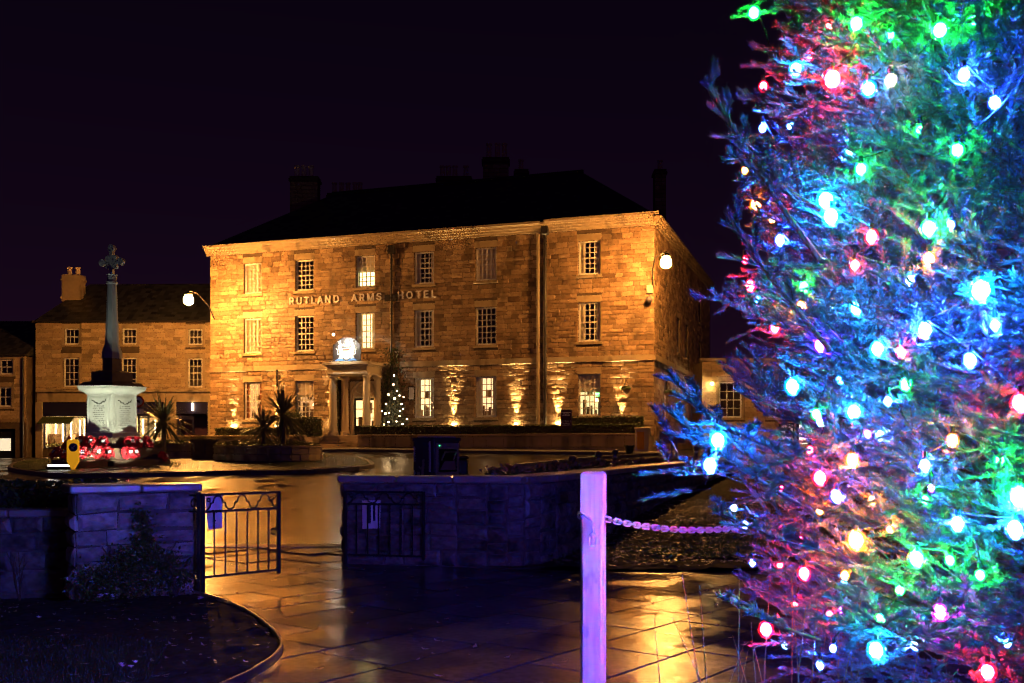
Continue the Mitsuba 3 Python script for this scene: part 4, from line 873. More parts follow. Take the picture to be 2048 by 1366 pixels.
def wreath(label, c, nrm, r):
    k = thing('poppy_wreath', label, 'wreath', 'poppy wreaths on the memorial steps')
    c, nrm = np.asarray(c), np.asarray(nrm) / np.linalg.norm(nrm); t = np.cross([0, 0, 1], nrm); t /= np.linalg.norm(t); b = np.cross(nrm, t); rg = np.random.default_rng(int(abs(c[0]) * 1000) % 9999)
    P = []
    for a in np.arange(0, 2 * np.pi, 2 * np.pi / 22):
        q = c + r * .78 * (math.cos(a) * t + math.sin(a) * b)
        for j in range(3):
            v, f = sphere((0, 0, 0), 1, 1); s = .038 * (.8 + .5 * rg.random()); v = v * s * (1 + .25 * rg.normal(size=(len(v), 1))); P.append((v + q + nrm * .02 * j + (rg.random(3) - .5) * .1, f))
    put('poppies', cat(P), 'm_poppy', k, smooth=False, kind='stuff')
    cc = c + nrm * .15 + t * r * .35 + b * (-r * .1); h = r * .3
    V = [cc - t * h - b * h, cc + t * h - b * h, cc + t * h + b * h, cc - t * h + b * h]
    put('card', (np.vstack([np.array(V), np.array(V) - nrm * .006]), BOXF), 'm_paper', k)
fd = lambda a, r: np.array([MX + r * math.cos(a), MY + r * math.sin(a)])
words = ['leftmost', 'second', 'third', 'fourth', 'fifth', 'sixth', 'seventh', 'eighth', 'ninth']
def facept(u, rad, zz):
    """On the ring of radius rad round the memorial, towards photo column u."""
    best = min(np.linspace(-math.pi + .05, -.05, 400), key=lambda a: abs((MX + rad * math.cos(a)) / (MY + rad * math.sin(a)) * 2000 + 1024 - u))
    return np.array([MX + rad * math.cos(best), MY + rad * math.sin(best), zz]), np.array([math.cos(best), math.sin(best), .55])
ords = ['first', 'second', 'third', 'fourth', 'fifth', 'sixth', 'seventh']
for row, us, rad, zz in (('upper', (134, 163, 181, 204, 258, 274, 297), 1.5, MZ + .82), ('lower', (112, 132, 165, 195, 215, 255, 266), 2.04, MZ + .45)):
    for i, u in enumerate(us):
        p, nr = facept(u, rad, zz); wreath(f'red poppy wreath, {ords[i]} from the left in the {row} row on the memorial', p, nr, .21)
p, nr = facept(326, 2.05, MZ + .3); wreath('red poppy wreath lying apart at the right end of the memorial step', p, nr, .17)
fk1 = thing('ground_floodlight', 'low white strip floodlight on the grass before the memorial', 'floodlight')
for lab, (u, v), kk in ((None, (112, 941), fk1),):
    p = at(96, 938, 33.3); q = p + [.75, 0, 0]
    put('housing', bev(p[0] - .05, q[0] + .05, p[1] - .02, p[1] + .12, p[2] + .0, p[2] + .16, .01), 'm_iron', kk); put('lens', bx(p[0], q[0], p[1] - .03, p[1] - .021, p[2] + .09, p[2] + .14), 'm_white', kk, emit=[3.2, 3.0, 2.7], weight=.4)
fk2 = thing('flood_lamp', 'small floodlight tucked among the wreaths, lighting the pale pedestal', 'floodlight')
p, nr = facept(222, 2.6, MZ + .1)
put('head', bev(p[0] - .1, p[0] + .1, p[1] - .06, p[1] + .06, p[2] - .1, p[2] + .08, .02), 'm_iron', fk2); put('bracket', tube([[p[0], p[1] + .1, p[2] - .1], [p[0], p[1], p[2]]], .02, 6), 'm_iron', fk2)
for i, (sgn, I) in enumerate(((-1, 8), (1, 9.5))):
    scene[f'memorial_spot_{i}'] = {'type': 'spot', 'to_world': T().look_at(origin=[p[0] + sgn * .7, p[1] - .25, p[2] + .05], target=[MX + sgn * .35, MY - .8, MZ + 1.9], up=[0, 0, 1]), 'intensity': lum(I * .95, I, I * .72), 'cutoff_angle': 42, 'beam_width': 24, 'sampling_weight': 3.0}

# ------------------------------------------------------------------ planters and cordylines
def stone_bed(name, label, poly, h, named, capw=.18):
    k = thing(name, label, 'planter'); c = poly.exterior.coords; pts = path(np.array(c), 3) if len(c) > 6 else np.array(c)
    if not poly.exterior.is_ccw: pts = pts[::-1]
    zc = float(G(*np.array(poly.centroid.coords[0]))) + .1; r = np.random.default_rng(7)
    put('core', extrude_at(Polygon(pts).buffer(-.02), zc - .4, zc + h - .02), 'm_darkmortar', k)
    for a, b in zip(pts[:-1], pts[1:]):
        l = np.linalg.norm(b - a)
        if l < .05: continue
        f = Fr(a, b - a); masonry(k, f, 0, l, [zc - .05, zc + h * .45, zc + h], [], (.3, .6), 'm_ashlar', (.01, .04), named=6, gap=.014, rng=r, rest='small_stones')
        put('coping_stone', f.m(bev(.003, l - .003, -.28, .05, zc + h + .002, zc + h + .07, .012)), 'm_ashlar', k)
    return zc + h, k
pl = Polygon([tuple(gp(u, v)[:2]) for u, v in ((428, 927), (470, 931), (540, 932), (600, 930), (640, 926), (634, 917), (560, 915), (450, 916))])
pz, pk_ = stone_bed('planter', 'low stone walled planter of yellowish ground cover with two cordylines', pl, .42, 6)
def cover(poly, n, z, h, size, mat, rng):
    x0, y0, x1, y1 = poly.bounds; from shapely import contains_xy
    p = rng.random((n * 3, 2)) * [x1 - x0, y1 - y0] + [x0, y0]; p = p[contains_xy(poly, p[:, 0], p[:, 1])][:n]
    c = np.array(poly.centroid.coords[0]); d = np.linalg.norm((p - c) / [(x1 - x0) / 2, (y1 - y0) / 2], axis=1)
    zz = z + h * np.clip(1 - d, 0, 1) + .1 * rng.random(len(p))
    return leafcards(np.column_stack([p, zz]), np.tile([0, 0, 1.], (len(p), 1)), size, rng, .6)
tag(put('ground_cover', cover(pl, 2600, pz, .3, .07, 'm_paleleaf', RNG), 'm_paleleaf'), 'yellow green ground cover filling the stone planter', 'ground cover', None, 'stuff')
def cordyline(label, base, trunk, L, n, seed, droop=.35):
    k = thing('cordyline', label, 'palm'); r = np.random.default_rng(seed); top = np.array(base) + [0, 0, trunk]
    put('trunk', tube([np.array(base) - [0, 0, .2], np.array(base) + [.02, 0, trunk * .5], top], [.1, .08, .075], 8), 'm_bark', k, smooth=True)
    for i in range(n):
        a = r.random() * 2 * np.pi; e = math.asin(np.clip(-.75 + 1.75 * ((i + .5) / n) ** .75, -1, .995)); l = L * (.75 + .4 * r.random())
        d0 = np.array([math.cos(a) * math.cos(e), math.sin(a) * math.cos(e), math.sin(e)]); side = np.cross(d0, [0, 0, 1.]); side /= np.linalg.norm(side) + 1e-9
        P = []
        for t, w in ((0, .03), (.3, .042), (.65, .034), (1, .003)):
            q = top + d0 * l * t + np.array([0, 0, -1]) * droop * l * t * t * math.cos(e); P += [q - side * w, q + side * w]
        F = []
        for j in range(3): F += [[2 * j, 2 * j + 1, 2 * j + 3], [2 * j, 2 * j + 3, 2 * j + 2]]
        put('leaf', (np.array(P), np.array(F)), 'm_sword', k)
b1 = at(566, 900, 36.0); b2 = at(526, 900, 36.2)
cordyline('tall cordyline with a full sword leaf head in the stone planter', (b1[0], b1[1], pz - .05), 1.25, 1.25, 150, 1)
cordyline('smaller young cordyline left of the tall one in the planter', (b2[0], b2[1], pz - .05), .8, .95, 90, 2)
b3 = at(326, 893, 38.5)
cordyline('cordyline standing just right of the war memorial', (b3[0], b3[1], b3[2] - .1), 1.05, 1.3, 130, 3)
pl2 = Polygon([tuple(gp(u, v)[:2]) for u, v in ((300, 922), (386, 921), (384, 914), (310, 915))])
pz2, _ = stone_bed('low_planter', 'low stone walled bed under the cordyline beside the memorial', pl2, .5, 6)
tag(put('bed_cover', cover(pl2, 900, pz2, .15, .07, 'm_leaf', RNG), 'm_leaf'), 'dark low plants in the bed beside the memorial', 'ground cover', None, 'stuff')
sb = thing('stone_plinth', 'dark square stone plinth with sunken panels left of the planter', 'plinth')
p0 = gp(383, 924); p1 = gp(434, 924); f = Fr(p0[:2], (p1 - p0)[:2]); w = np.linalg.norm((p1 - p0)[:2])
put('body', f.box(0, w, -.9, -.02, p0[2] - .1, p0[2] + .78), 'm_brownstone', sb); put('slab_top', f.m(bev(-.06, w + .06, -.96, .05, p0[2] + .782, p0[2] + .9, .02)), 'm_brownstone', sb)
for a, b in ((.0, .1), (w * .5 - .05, w * .5 + .05), (w - .1, w)): put('panel_rail', f.m(bev(a, b, -.03, .02, p0[2], p0[2] + .78, .01)), 'm_brownstone', sb)

# ------------------------------------------------------------------ street furniture
ks = thing('keep_left_sign', 'yellow backed keep left sign with white arrow on blue disc', 'road sign')
q = at(146, 944, 33.2); f = Fr(q[:2] - np.array([.19, 0]), (1, .05))
prof = Polygon([(.0, .32), (.19, -.0), (.38, .32), (.38, 1.0), (.33, 1.07), (.05, 1.07), (0, 1.0)])
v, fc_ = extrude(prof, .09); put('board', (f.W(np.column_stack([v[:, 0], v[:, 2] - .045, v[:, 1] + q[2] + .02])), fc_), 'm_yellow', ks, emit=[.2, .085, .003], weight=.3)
v, fc_ = extrude(Point(.21, .8).buffer(.14), .006); put('blue_disc', (f.W(np.column_stack([v[:, 0], v[:, 2] + .046, v[:, 1] + q[2] + .02])), fc_), 'm_blue', ks)
arw = affinity.rotate(unary_union([sbox(-.018, -.03, .018, .1), Polygon([(-.065, -.02), (.065, -.02), (0, -.1)])]), -45, origin=(0, 0)); arw = affinity.translate(arw, .21, .8)
v, fc_ = extrude(arw, .004); put('arrow', (f.W(np.column_stack([v[:, 0], v[:, 2] + .053, v[:, 1] + q[2] + .02])), fc_), 'm_paper', ks)
rs = thing('round_road_sign', 'round red ringed road sign with small plate behind the memorial', 'road sign')
q = at(277, 803, 41); f = Fr(q[:2], (1, 0))
def disc(x, y, r, n0, n1, hole=0):
    g = Point(x, y).buffer(r, 12); g = g.difference(Point(x, y).buffer(hole)) if hole else g
    v, fc_ = extrude(g, n1 - n0); return f.W(np.column_stack([v[:, 0], v[:, 2] + n0, v[:, 1] + q[2]])), fc_
put('face', disc(0, 0, .24, 0, .015), 'm_paper', rs); put('ring', disc(0, 0, .24, .016, .02, .17), 'm_signred', rs); put('symbol', f.box(-.06, .06, .017, .021, q[2] - .05, q[2] + .06), 'm_black', rs)
put('plate', f.box(-.2, .2, .0, .015, q[2] - .5, q[2] - .3), 'm_paper', rs); put('post', tube([[q[0], q[1] + .04, .3], [q[0], q[1] + .04, q[2] + .2]], .035, 8), 'm_iron', rs)
# the litter bin, seen on its corner
lb_ = thing('litter_bin', 'big dark cabinet litter bin with reflective strips and open hopper behind the wall', 'bin')
bY = 20.0; bc = np.array([(868 - 1024) / 2000 * bY, bY]); bz = float(G(*bc)); HB = 1.34
fl_ = Fr(bc + np.array([-.466, .46]), (.466, -.46)); fr_ = Fr(bc, (.50, .43)); wl_ = np.linalg.norm([.466, .46]); wr_ = np.linalg.norm([.5, .43])
corner = [bc + np.array([-.466, .46]), bc, bc + np.array([.5, .43]), bc + np.array([.03, .9])]
put('body', extrude_at(Polygon([tuple(c) for c in corner]).buffer(-.03).buffer(.03), bz, bz + HB - .1), 'm_bin', lb_, smooth=30)
put('lid', extrude_at(Polygon([tuple(c) for c in corner]).buffer(.015), bz + HB - .098, bz + HB - .03), 'm_bin', lb_)
put('solar_top', extrude_at(Polygon([tuple(c) for c in corner]).buffer(-.06), bz + HB - .029, bz + HB), 'm_binpanel', lb_)
for a, b, c, d in ((.03, .07, .12, .45), (.03, .07, .62, .93), (.5, .56, .42, 1.1)): put('reflective_strip', fl_.box(a, b, .001, .004, bz + c + .2, bz + d + .2), 'm_paper', lb_)
man = unary_union([Point(.33, .72).buffer(.04), LineString([(.33, .66), (.3, .45)]).buffer(.035), LineString([(.3, .45), (.36, .25)]).buffer(.02), LineString([(.3, .45), (.27, .25)]).buffer(.02), LineString([(.33, .62), (.24, .56), (.2, .6)]).buffer(.016), Polygon([(.13, .5), (.22, .5), (.2, .25), (.15, .25)]).buffer(.001)])
man = man.difference(unary_union([sbox(.13, y, .22, y + .012) for y in (.3, .36, .42)]))
v, fc_ = extrude(man, .003); put('tidy_symbol', (fl_.W(np.column_stack([v[:, 0], v[:, 2] + .001, v[:, 1] + bz + .12])), fc_), 'm_binpanel', lb_)
put('front_panel', fr_.m(bev(.04, wr_ - .04, -.01, .018, bz + .05, bz + HB - .14, .01)), 'm_binpanel', lb_)
put('hopper', fr_.m(bev(.1, wr_ - .1, .0, .03, bz + .62, bz + 1.08, .01)), 'm_black', lb_)
put('hopper_handle', tube(fr_.W([[.16, .035, bz + .85], [.22, .08, bz + 1.02], [.5, .08, bz + 1.02], [.46, .035, bz + .85]]), .018, 8), 'm_steel', lb_)
put('hopper_flap', (fr_.W([[.12, .035, bz + .66], [.52, .035, bz + .66], [.46, .09, bz + .84], [.2, .09, bz + .84]]), np.array([[0, 1, 2], [0, 2, 3]])), 'm_binpanel', lb_)
put('notice_plate', fr_.box(.22, .44, .019, .023, bz + .38, bz + .56), 'm_paper', lb_); put('plate_print', cat([fr_.box(.25, .38, .0235, .025, bz + z, bz + z + .012) for z in (.43, .46, .49)]), 'm_plum', lb_)
put('status_light', sphere(fr_.W([[.12, .025, bz + 1.15]])[0], .012, 1), 'm_white', lb_, emit=[.1, 1.6, .5], weight=.1)
db = thing('small_bin', 'small plain dark bin just right of the litter bin', 'bin'); c = np.array([(924 - 1024) / 2000 * 21, 21]); z = float(G(*c))
put('body', bev(c[0] - .13, c[0] + .13, c[1] - .15, c[1] + .15, z, z + .84, .03), 'm_black', db); put('lid', bev(c[0] - .15, c[0] + .15, c[1] - .17, c[1] + .17, z + .842, z + .9, .02), 'm_black', db)
ub = thing('utility_pillar', 'pale utility pillar with yellow door at the terrace wall end', 'cabinet')
q = at(1289, 905, 45.5); z = float(G(q[0], q[1])); f = Fr(q[:2] - np.array([.42, -.1]), (.95, -.3))
put('body', f.m(bev(0, .62, -.6, 0, z, z + 1.1, .03)), 'm_cream', ub); put('cap', f.m(bev(-.04, .66, -.64, .04, z + 1.102, z + 1.2, .03)), 'm_cream', ub); put('door', f.m(bev(.1, .42, -.01, .02, z + .2, z + 1.0, .01)), 'm_yellow', ub); put('base', f.m(bev(-.05, .67, -.65, .05, z - .1, z + .12, .02)), 'm_cream', ub)
pb_ = thing('plant_tub', 'small dark tub on the pavement left of the utility pillar', 'tub'); q = at(1259, 907, 43); z = float(G(q[0], q[1]))
put('body', lathe([[.13, 0], [.2, .4], [.24, .4], [.24, .46], [.17, .46], [.15, .35]], (q[0], q[1], z), 14), 'm_black', pb_, smooth=40)
bs_ = thing('direction_sign', 'back of a pale road sign carried on two grey posts', 'road sign'); q = at(1345, 876, 39); f = Fr(q[:2] - np.array([.5, 0]), (1, .02)); z = float(G(q[0], q[1]))
put('plate', f.m(bev(0, 1.02, -.02, .0, q[2] - .2, q[2] + .24, .008)), 'm_cream', bs_)
for zz in (q[2] - .14, q[2] + .16): put('rail', f.box(.02, 1.0, .001, .02, zz, zz + .025), 'm_cream', bs_)
for s in (.46, .64): put('post', tube(f.W([[s, .06, z - .1], [s, .06, q[2] + .28]]), .038, 10), 'm_granite', bs_, smooth=True)
tb_ = thing('menu_board', 'dark plum hotel board reading EATERY on the terrace hedge', 'sign board'); s0 = HF.s_at(1122, 3.4); s1 = HF.s_at(1144, 3.4)
f = Fr(HF.W([[s0, 3.45, 0]])[0], HF.D); w = s1 - s0
put('panel', f.m(bev(0, w, -.03, 0, 2.3, 3.22, .008)), 'm_plum', tb_)
put('post', cat([f.box(.04, .07, -.06, -.031, 1.95, 3.1)]), 'm_iron', tb_); put('post', f.box(w - .07, w - .04, -.06, -.031, 1.95, 3.1), 'm_iron', tb_)
m = meshkit.text_mesh('EATERY &', .085, .004); v = np.array(m.vertices)
put('lettering', (f.W(np.column_stack([v[:, 0] * .9 - v[:, 0].max() * .45 + w / 2, v[:, 2] + .001, v[:, 1] + 2.6])), np.array(m.faces)), 'm_letter', tb_)
put('small_print', cat([f.box(w / 2 - l, w / 2 + l, .001, .004, z, z + .035) for z, l in ((3.05, .22), (2.98, .16), (2.91, .18), (2.52, .17), (2.45, .2))]), 'm_letter', tb_, kind='stuff')
nb = thing('notice_board', 'framed pale notice board on the wall by the small lit tree', 'notice board')
put('frame', HF.m(bev(12.55, 13.0 - .08, .01, .07, 3.95, 4.7, .01)), 'm_black', nb); put('sheet', HF.box(12.59, 12.88, .071, .075, 4.0, 4.65), 'm_paper', nb)
def basket(label, c, seed):
    k = thing('hanging_basket', label, 'hanging basket'); r = np.random.default_rng(seed); c = np.asarray(c)
    put('bowl', lathe([[.04, -.22], [.16, -.14], [.22, 0], [.2, 0], [.1, -.1]], c, 12), 'm_wood', k); d = r.normal(size=(160, 3)); d /= np.linalg.norm(d, axis=1, keepdims=True); d[:, 2] = abs(d[:, 2]) * .7
    put('foliage', leafcards(c + d * .26 * (.6 + .4 * r.random((160, 1))), d, .06, r), 'm_leaf', k, kind='stuff')
    put('chain', cat([tube([c + [.2 * math.cos(a), .2 * math.sin(a), 0], c + [0, 0, .55]], .008, 4) for a in (0, 2.1, 4.2)]), 'm_iron', k)
basket('hanging basket on the wall between the sixth window and the corner', HF.W([[24.55, .4, 4.3]])[0], 1)
basket('hanging basket low on the hotel side wall round the corner', SF.W([[1.6, .45, 4.2]])[0], 2)
basket('hanging basket between the windows of the low wing', RF.W([[3.2, .4, 4.1]])[0], 3)
cb = thing('camera_bracket', 'security camera and box on the hotel corner under the right lamp', 'camera'); c = HF.W([[25.7, .3, 8.75]])[0]
put('arm', tube(HF.W([[25.7, .02, 8.95], [25.7, .3, 8.95], [25.7, .3, 8.8]]), .03, 6), 'm_iron', cb); put('dome', sphere(c, .16, 2), 'm_bin', cb, smooth=True); put('box', HF.m(bev(25.55, 25.85, .01, .2, 9.1, 9.5, .02)), 'm_cream', cb)
iv = thing('climber', 'dark bare climber on the front between the porch and fourth window', 'climber'); r = np.random.default_rng(8); P = []
for i in range(34):
    s = 11.5 + .2 * r.normal(); z = 2.1; pts = []
    for j in range(11): pts.append([s, .06 + .08 * r.random(), z]); s += .13 * r.normal(); z += .36 * (.7 + .6 * r.random())
    P.append(tube(HF.W(pts), .012, 4))
put('stem', cat(P), 'm_bark', iv, kind='stuff'); q = np.column_stack([11.65 + .33 * r.normal(size=900), .1 + .25 * r.random(900), 2.2 + 4.6 * r.random(900) ** .8])
put('foliage', leafcards(HF.W(q), np.tile([*HF.N, 0.], (900, 1)), .06, r), 'm_leaf', iv, kind='stuff')
sh_ = thing('shrub', 'rounded dark shrub below the second ground floor window', 'shrub'); q = r.normal(size=(1500, 3)); q /= np.linalg.norm(q, axis=1, keepdims=True); q *= (.55 + .45 * r.random((1500, 1)))
c = HF.W([[6.45, 2.0, 2.75]])[0]; put('foliage', leafcards(c + q * [.95, .7, .75], q, .07, r), 'm_leaf', sh_, kind='stuff'); put('stem', tube([c - [0, 0, .8], c], .05, 6), 'm_bark', sh_)
# bollards along the pavement behind the curved wall
for i, (u, v, Y) in enumerate(((1110, 931, 20.5), (1145, 921, 23.0), (1197, 911, 26.5), (1230, 906, 29.5), (1392, 897, 33))):
    q = at(u, v, Y); z = float(G(q[0], q[1])); hh = q[2] - z + .12
    k = thing('bollard', f'dark domed bollard beyond the bedding plants, {words[i] if i else "leftmost"} from the left', 'bollard', 'bollards behind the curved wall')
    put('shaft', lathe([[.09, 0], [.09, .1], [.07, .14], [.065, hh - .16], [.1, hh - .14], [.1, hh - .08], [.085, hh - .03], [.03, hh]], (q[0], q[1], z), 14), 'm_bin', k, smooth=40)
    put('band', lathe([[.068, hh - .26], [.069, hh - .26], [.069, hh - .2], [.068, hh - .2]], (q[0], q[1], z), 14), 'm_paper', k)
pk3 = key('far_kerb'); tag(pk3, 'bright wet kerb along the far side of the road', None, None, 'structure')
for m in strip([(.2, 34.2), (1.7, 37), (4.2, 41.3), (6.9, 44.8)], .15, .11, seg=1.0): put('kerbstone', m, 'm_kerb', pk3)
pvp = Polygon([tuple(HF.W([[s, n, 0]])[0][:2]) for s, n in ((-2, 3.65), (27.5, 3.65), (27.5, 5.6), (-2, 5.6))])
tag(put('hotel_pavement', fill(pvp, .5, lambda x, y: G(x, y) + .1), 'm_kerb', smooth=True), 'raised pavement in front of the hotel terrace wall', None, None, 'structure')
hk = key('hotel_kerb'); tag(hk, 'kerb of the pavement before the hotel', None, None, 'structure')
for m in strip([tuple(HF.W([[s, 5.67, 0]])[0][:2]) for s in np.linspace(-2, 27.5, 12)], .13, .11, seg=1.2): put('kerbstone', m, 'm_kerb', hk)

# ------------------------------------------------------------------ the white post, its chain and the lit fir tree
post = thing('fence_post', 'square white painted timber post with stopped chamfers carrying the chain', 'post')
px, py, hw_ = .355, 4.36, .05; zt = 1.25
Rz = math.radians(-14)
def prot(m):
    v = np.array(m[0], float); c, s_ = math.cos(Rz), math.sin(Rz); x, y = v[:, 0].copy(), v[:, 1].copy()
    v[:, 0] = px + c * x - s_ * y; v[:, 1] = py + s_ * x + c * y; return v, m[1]
def ring(h, ch, z): return [(-h + ch, -h, z), (h - ch, -h, z), (h, -h + ch, z), (h, h - ch, z), (h - ch, h, z), (-h + ch, h, z), (-h, h - ch, z), (-h, -h + ch, z)]
rings = [ring(hw_, .012, -.1), ring(hw_, .012, 1.02), ring(hw_, .002, 1.05), ring(hw_, .002, zt - .012), ring(hw_ - .012, .002, zt)]
V = np.array(sum(rings, [])); F = []
for r_ in range(len(rings) - 1):
    for i in range(8):
        a, b = r_ * 8 + i, r_ * 8 + (i + 1) % 8; F += [[a, b, b + 8], [a, b + 8, a + 8]]
F += [[32, 32 + i, 33 + i] for i in range(1, 7)]
put('timber', prot((V, np.array(F))), 'm_post', post)
def link(c, t, up, L, r):
    t = t / np.linalg.norm(t); up = up - t * (up @ t); up /= np.linalg.norm(up); w = L * .27; P = []
    for a in np.linspace(-math.pi / 2, math.pi / 2, 6): P.append(c + t * (L / 2 - w + w * math.cos(a)) + up * w * math.sin(a))
    for a in np.linspace(math.pi / 2, 3 * math.pi / 2, 6): P.append(c + t * (-L / 2 + w + w * math.cos(a)) + up * w * math.sin(a))
    P.append(P[0]); return tube(P, r, 6, False)
ch = thing('fence_chain', 'galvanised steel chain hanging from the white post into the tree', 'chain')
ca, cb_ = np.array([px + .05, py - .01, 1.045]), np.array([1.62, 5.1, 1.075]); D = cb_ - ca; L = np.linalg.norm(D); n = int(L / .0265)
for i in range(n):
    t0, t1 = i / n, (i + 1) / n; q = lambda t: ca + D * t - np.array([0, 0, .09 * 4 * t * (1 - t)])
    p0, p1 = q(t0), q(t1); tt = (p1 - p0); side = np.cross(tt, [0, 0, 1.]); put('link', link((p0 + p1) / 2, tt, side if i % 2 else np.array([0, 0, 1.]), .04, .0052), 'm_zinc', ch, smooth=True)
tl = thing('chain_hook', 'steel hook and two loose chain links hanging on the white post', 'hook')
hx = px - .055; hy = py - .06
put('eye', link(np.array([hx - .005, hy + .03, 1.06]), np.array([.4, -1, -.3]), np.array([0, 0, 1.]), .045, .005), 'm_zinc', tl, smooth=True)
put('hook', tube([[hx, hy + .01, 1.07], [hx + .018, hy - .008, 1.06], [hx + .04, hy - .014, 1.045], [hx + .05, hy - .014, 1.02]], .006, 6), 'm_zinc', tl, smooth=True)
for i, z in enumerate((.995, .958)): put('link', link(np.array([hx + .048 - .003 * i, hy - .012, z]), np.array([0, 0, 1.]), np.array([1, 0, 0]) if i else np.array([.3, 1., 0]), .052, .004), 'm_zinc', tl, smooth=True)

TX, TY, TH = 2.22, 3.72, 6.6
def RT(z): return 1.40 * np.clip(1 - (np.maximum(z - 2.6, 0) / (TH - 2.5)) ** 1.25, .02, 1) * (1 - .1 * np.clip((.7 - z) / .7, 0, 1))
tree = thing('christmas_tree', 'big dense fir tree hung with glowing coloured lights on the right', 'tree')
put('trunk', tube([[TX, TY, 0], [TX + .03, TY, 1.5], [TX, TY - .02, 3.2], [TX, TY, TH]], [.13, .11, .08, .015], 10), 'm_bark', tree, smooth=True)
trng = np.random.default_rng(77)
SH0, SH1, SUP, SDEN = [], [], [], []          # shoots: start, end, up direction
def shoot(pts, up, w0, w1, den, store):
    store.append((np.asarray(pts), w0, w1))
    p = np.asarray(pts)
    for a, b in zip(p[:-1], p[1:]): SH0.append(a); SH1.append(b); SUP.append(up); SDEN.append(den)
def limb(p0, az, el, L, curl, den, seed, lat=1.0):
    """A bough: axis, side shoots in a flat spray and their own shoots."""
    r = np.random.default_rng(seed); m = 9; pts = [np.array(p0, float)]; a = az
    for i in range(m):
        e = el + curl * (i / m); a += .05 * r.normal()
        pts.append(pts[-1] + L / m * np.array([math.cos(a) * math.cos(e), math.sin(a) * math.cos(e), math.sin(e)]))
    pts = np.array(pts); stems = []
    up = np.array([0, 0, 1.])
    shoot(pts[int(m * .35):], up, .006, .002, den, stems)
    d = np.gradient(pts, axis=0); d /= np.linalg.norm(d, axis=1, keepdims=True)
    s = .3 + .05 * r.random(); k = 0
    while s < .985:
        i = min(int(s * m), m - 1); f = s * m - i; p = pts[i] * (1 - f) + pts[i + 1] * f; t = d[i]
        sv = np.cross(t, up); sv /= np.linalg.norm(sv) + 1e-9; uv_ = np.cross(sv, t)
        sg = 1 if k % 2 else -1; l = min(.42, .11 + .5 * L * (1 - s)) * (.75 + .5 * r.random()) * lat
        ang = math.radians(52 + 12 * r.normal()); dd = t * math.cos(ang) + sv * sg * math.sin(ang) + uv_ * (.12 + .2 * r.normal()); dd /= np.linalg.norm(dd)
        q = p + dd * l * .5 + uv_ * .01; e = p + dd * l + t * l * .12 + np.array([0, 0, -.03 * l])
        shoot([p, q, e], up, .003, .0012, den, stems)
        if l > .16:
            g = .3
            while g < .92:
                pp = p + (e - p) * g
                for s2 in (-1, 1):
                    l2 = l * .42 * (1.05 - g) * (.8 + .4 * r.random()) + .03; sv2 = np.cross(dd, uv_); d2 = dd * .62 + s2 * sv2 * .75 + uv_ * .15 * r.normal(); d2 /= np.linalg.norm(d2)
                    shoot([pp, pp + d2 * l2], up, .0018, .001, den, stems)
                g += .1 / l
        s += .043 / L * (1 + .3 * r.random()); k += 1
    full = tube(pts, np.linspace(.016 * min(1, L), .0035, len(pts)), 6)
    return cat([full] + [tube(q, np.linspace(a, b, len(q)), 3, False) for q, a, b in stems])
nl = 0; z = .15
while z < TH - .25:
    nb = 7 if z < 3.6 else 4
    for j in range(nb):
        az = (j + .5 * (nl % 2) + .35 * trng.normal()) / nb * 2 * math.pi + nl * .7
        R = float(RT(z)); el = math.radians(8 + 30 * min(z / 3.2, 1.3) + 7 * trng.normal()); L = min(R / math.cos(el) * (.86 + .26 * trng.random()), 1.6)
        c = np.array([math.cos(az), math.sin(az)]); front = c @ np.array([-.62, -.78])       # faces the forecourt
        den = 1.0 if front > .1 else (.55 if front > -.35 else .2)
        if z > 3.7: den *= .3
        if L < .2: continue
        m = limb([TX, TY, z + .12 * trng.random()], az, el - .12, L, .45, den, 1000 + nl * 11 + j)
        put('branch', m, 'm_twig', tree)
    z += .145 if z < 3.6 else .3; nl += 1
# boughs and leaders that stand clear of the mass towards the square
def reach(p0, p1, curl, den=1.5, seed=1):
    p0, p1 = np.array(p0, float), np.array(p1, float); d = p1 - p0; L = np.linalg.norm(d)
    put('branch', limb(p0, math.atan2(d[1], d[0]), math.asin(d[2] / L) - curl / 2, L * .94, curl, den, seed, .55), 'm_twig', tree)
reach(at(1640, 520, 3.1), at(1408, 130, 2.95), .15, 1.6, 5); reach(at(1660, 700, 3.0), at(1424, 410, 2.9), .1, 1.6, 6); reach(at(1560, 960, 2.75), at(1335, 725, 2.6), .3, 1.5, 7); reach(at(1600, 1010, 2.8), at(1350, 800, 2.65), .25, 1.5, 8)
reach(at(1620, 900, 2.75), at(1390, 830, 2.6), .35, 1, 12); reach(at(1640, 1100, 2.9), at(1420, 1010, 2.8), .3, 1, 9); reach(at(1640, 1280, 3.0), at(1440, 1190, 2.9), .2, 1, 10); reach(at(1640, 420, 3.1), at(1440, 270, 3.0), .2, 1, 11)
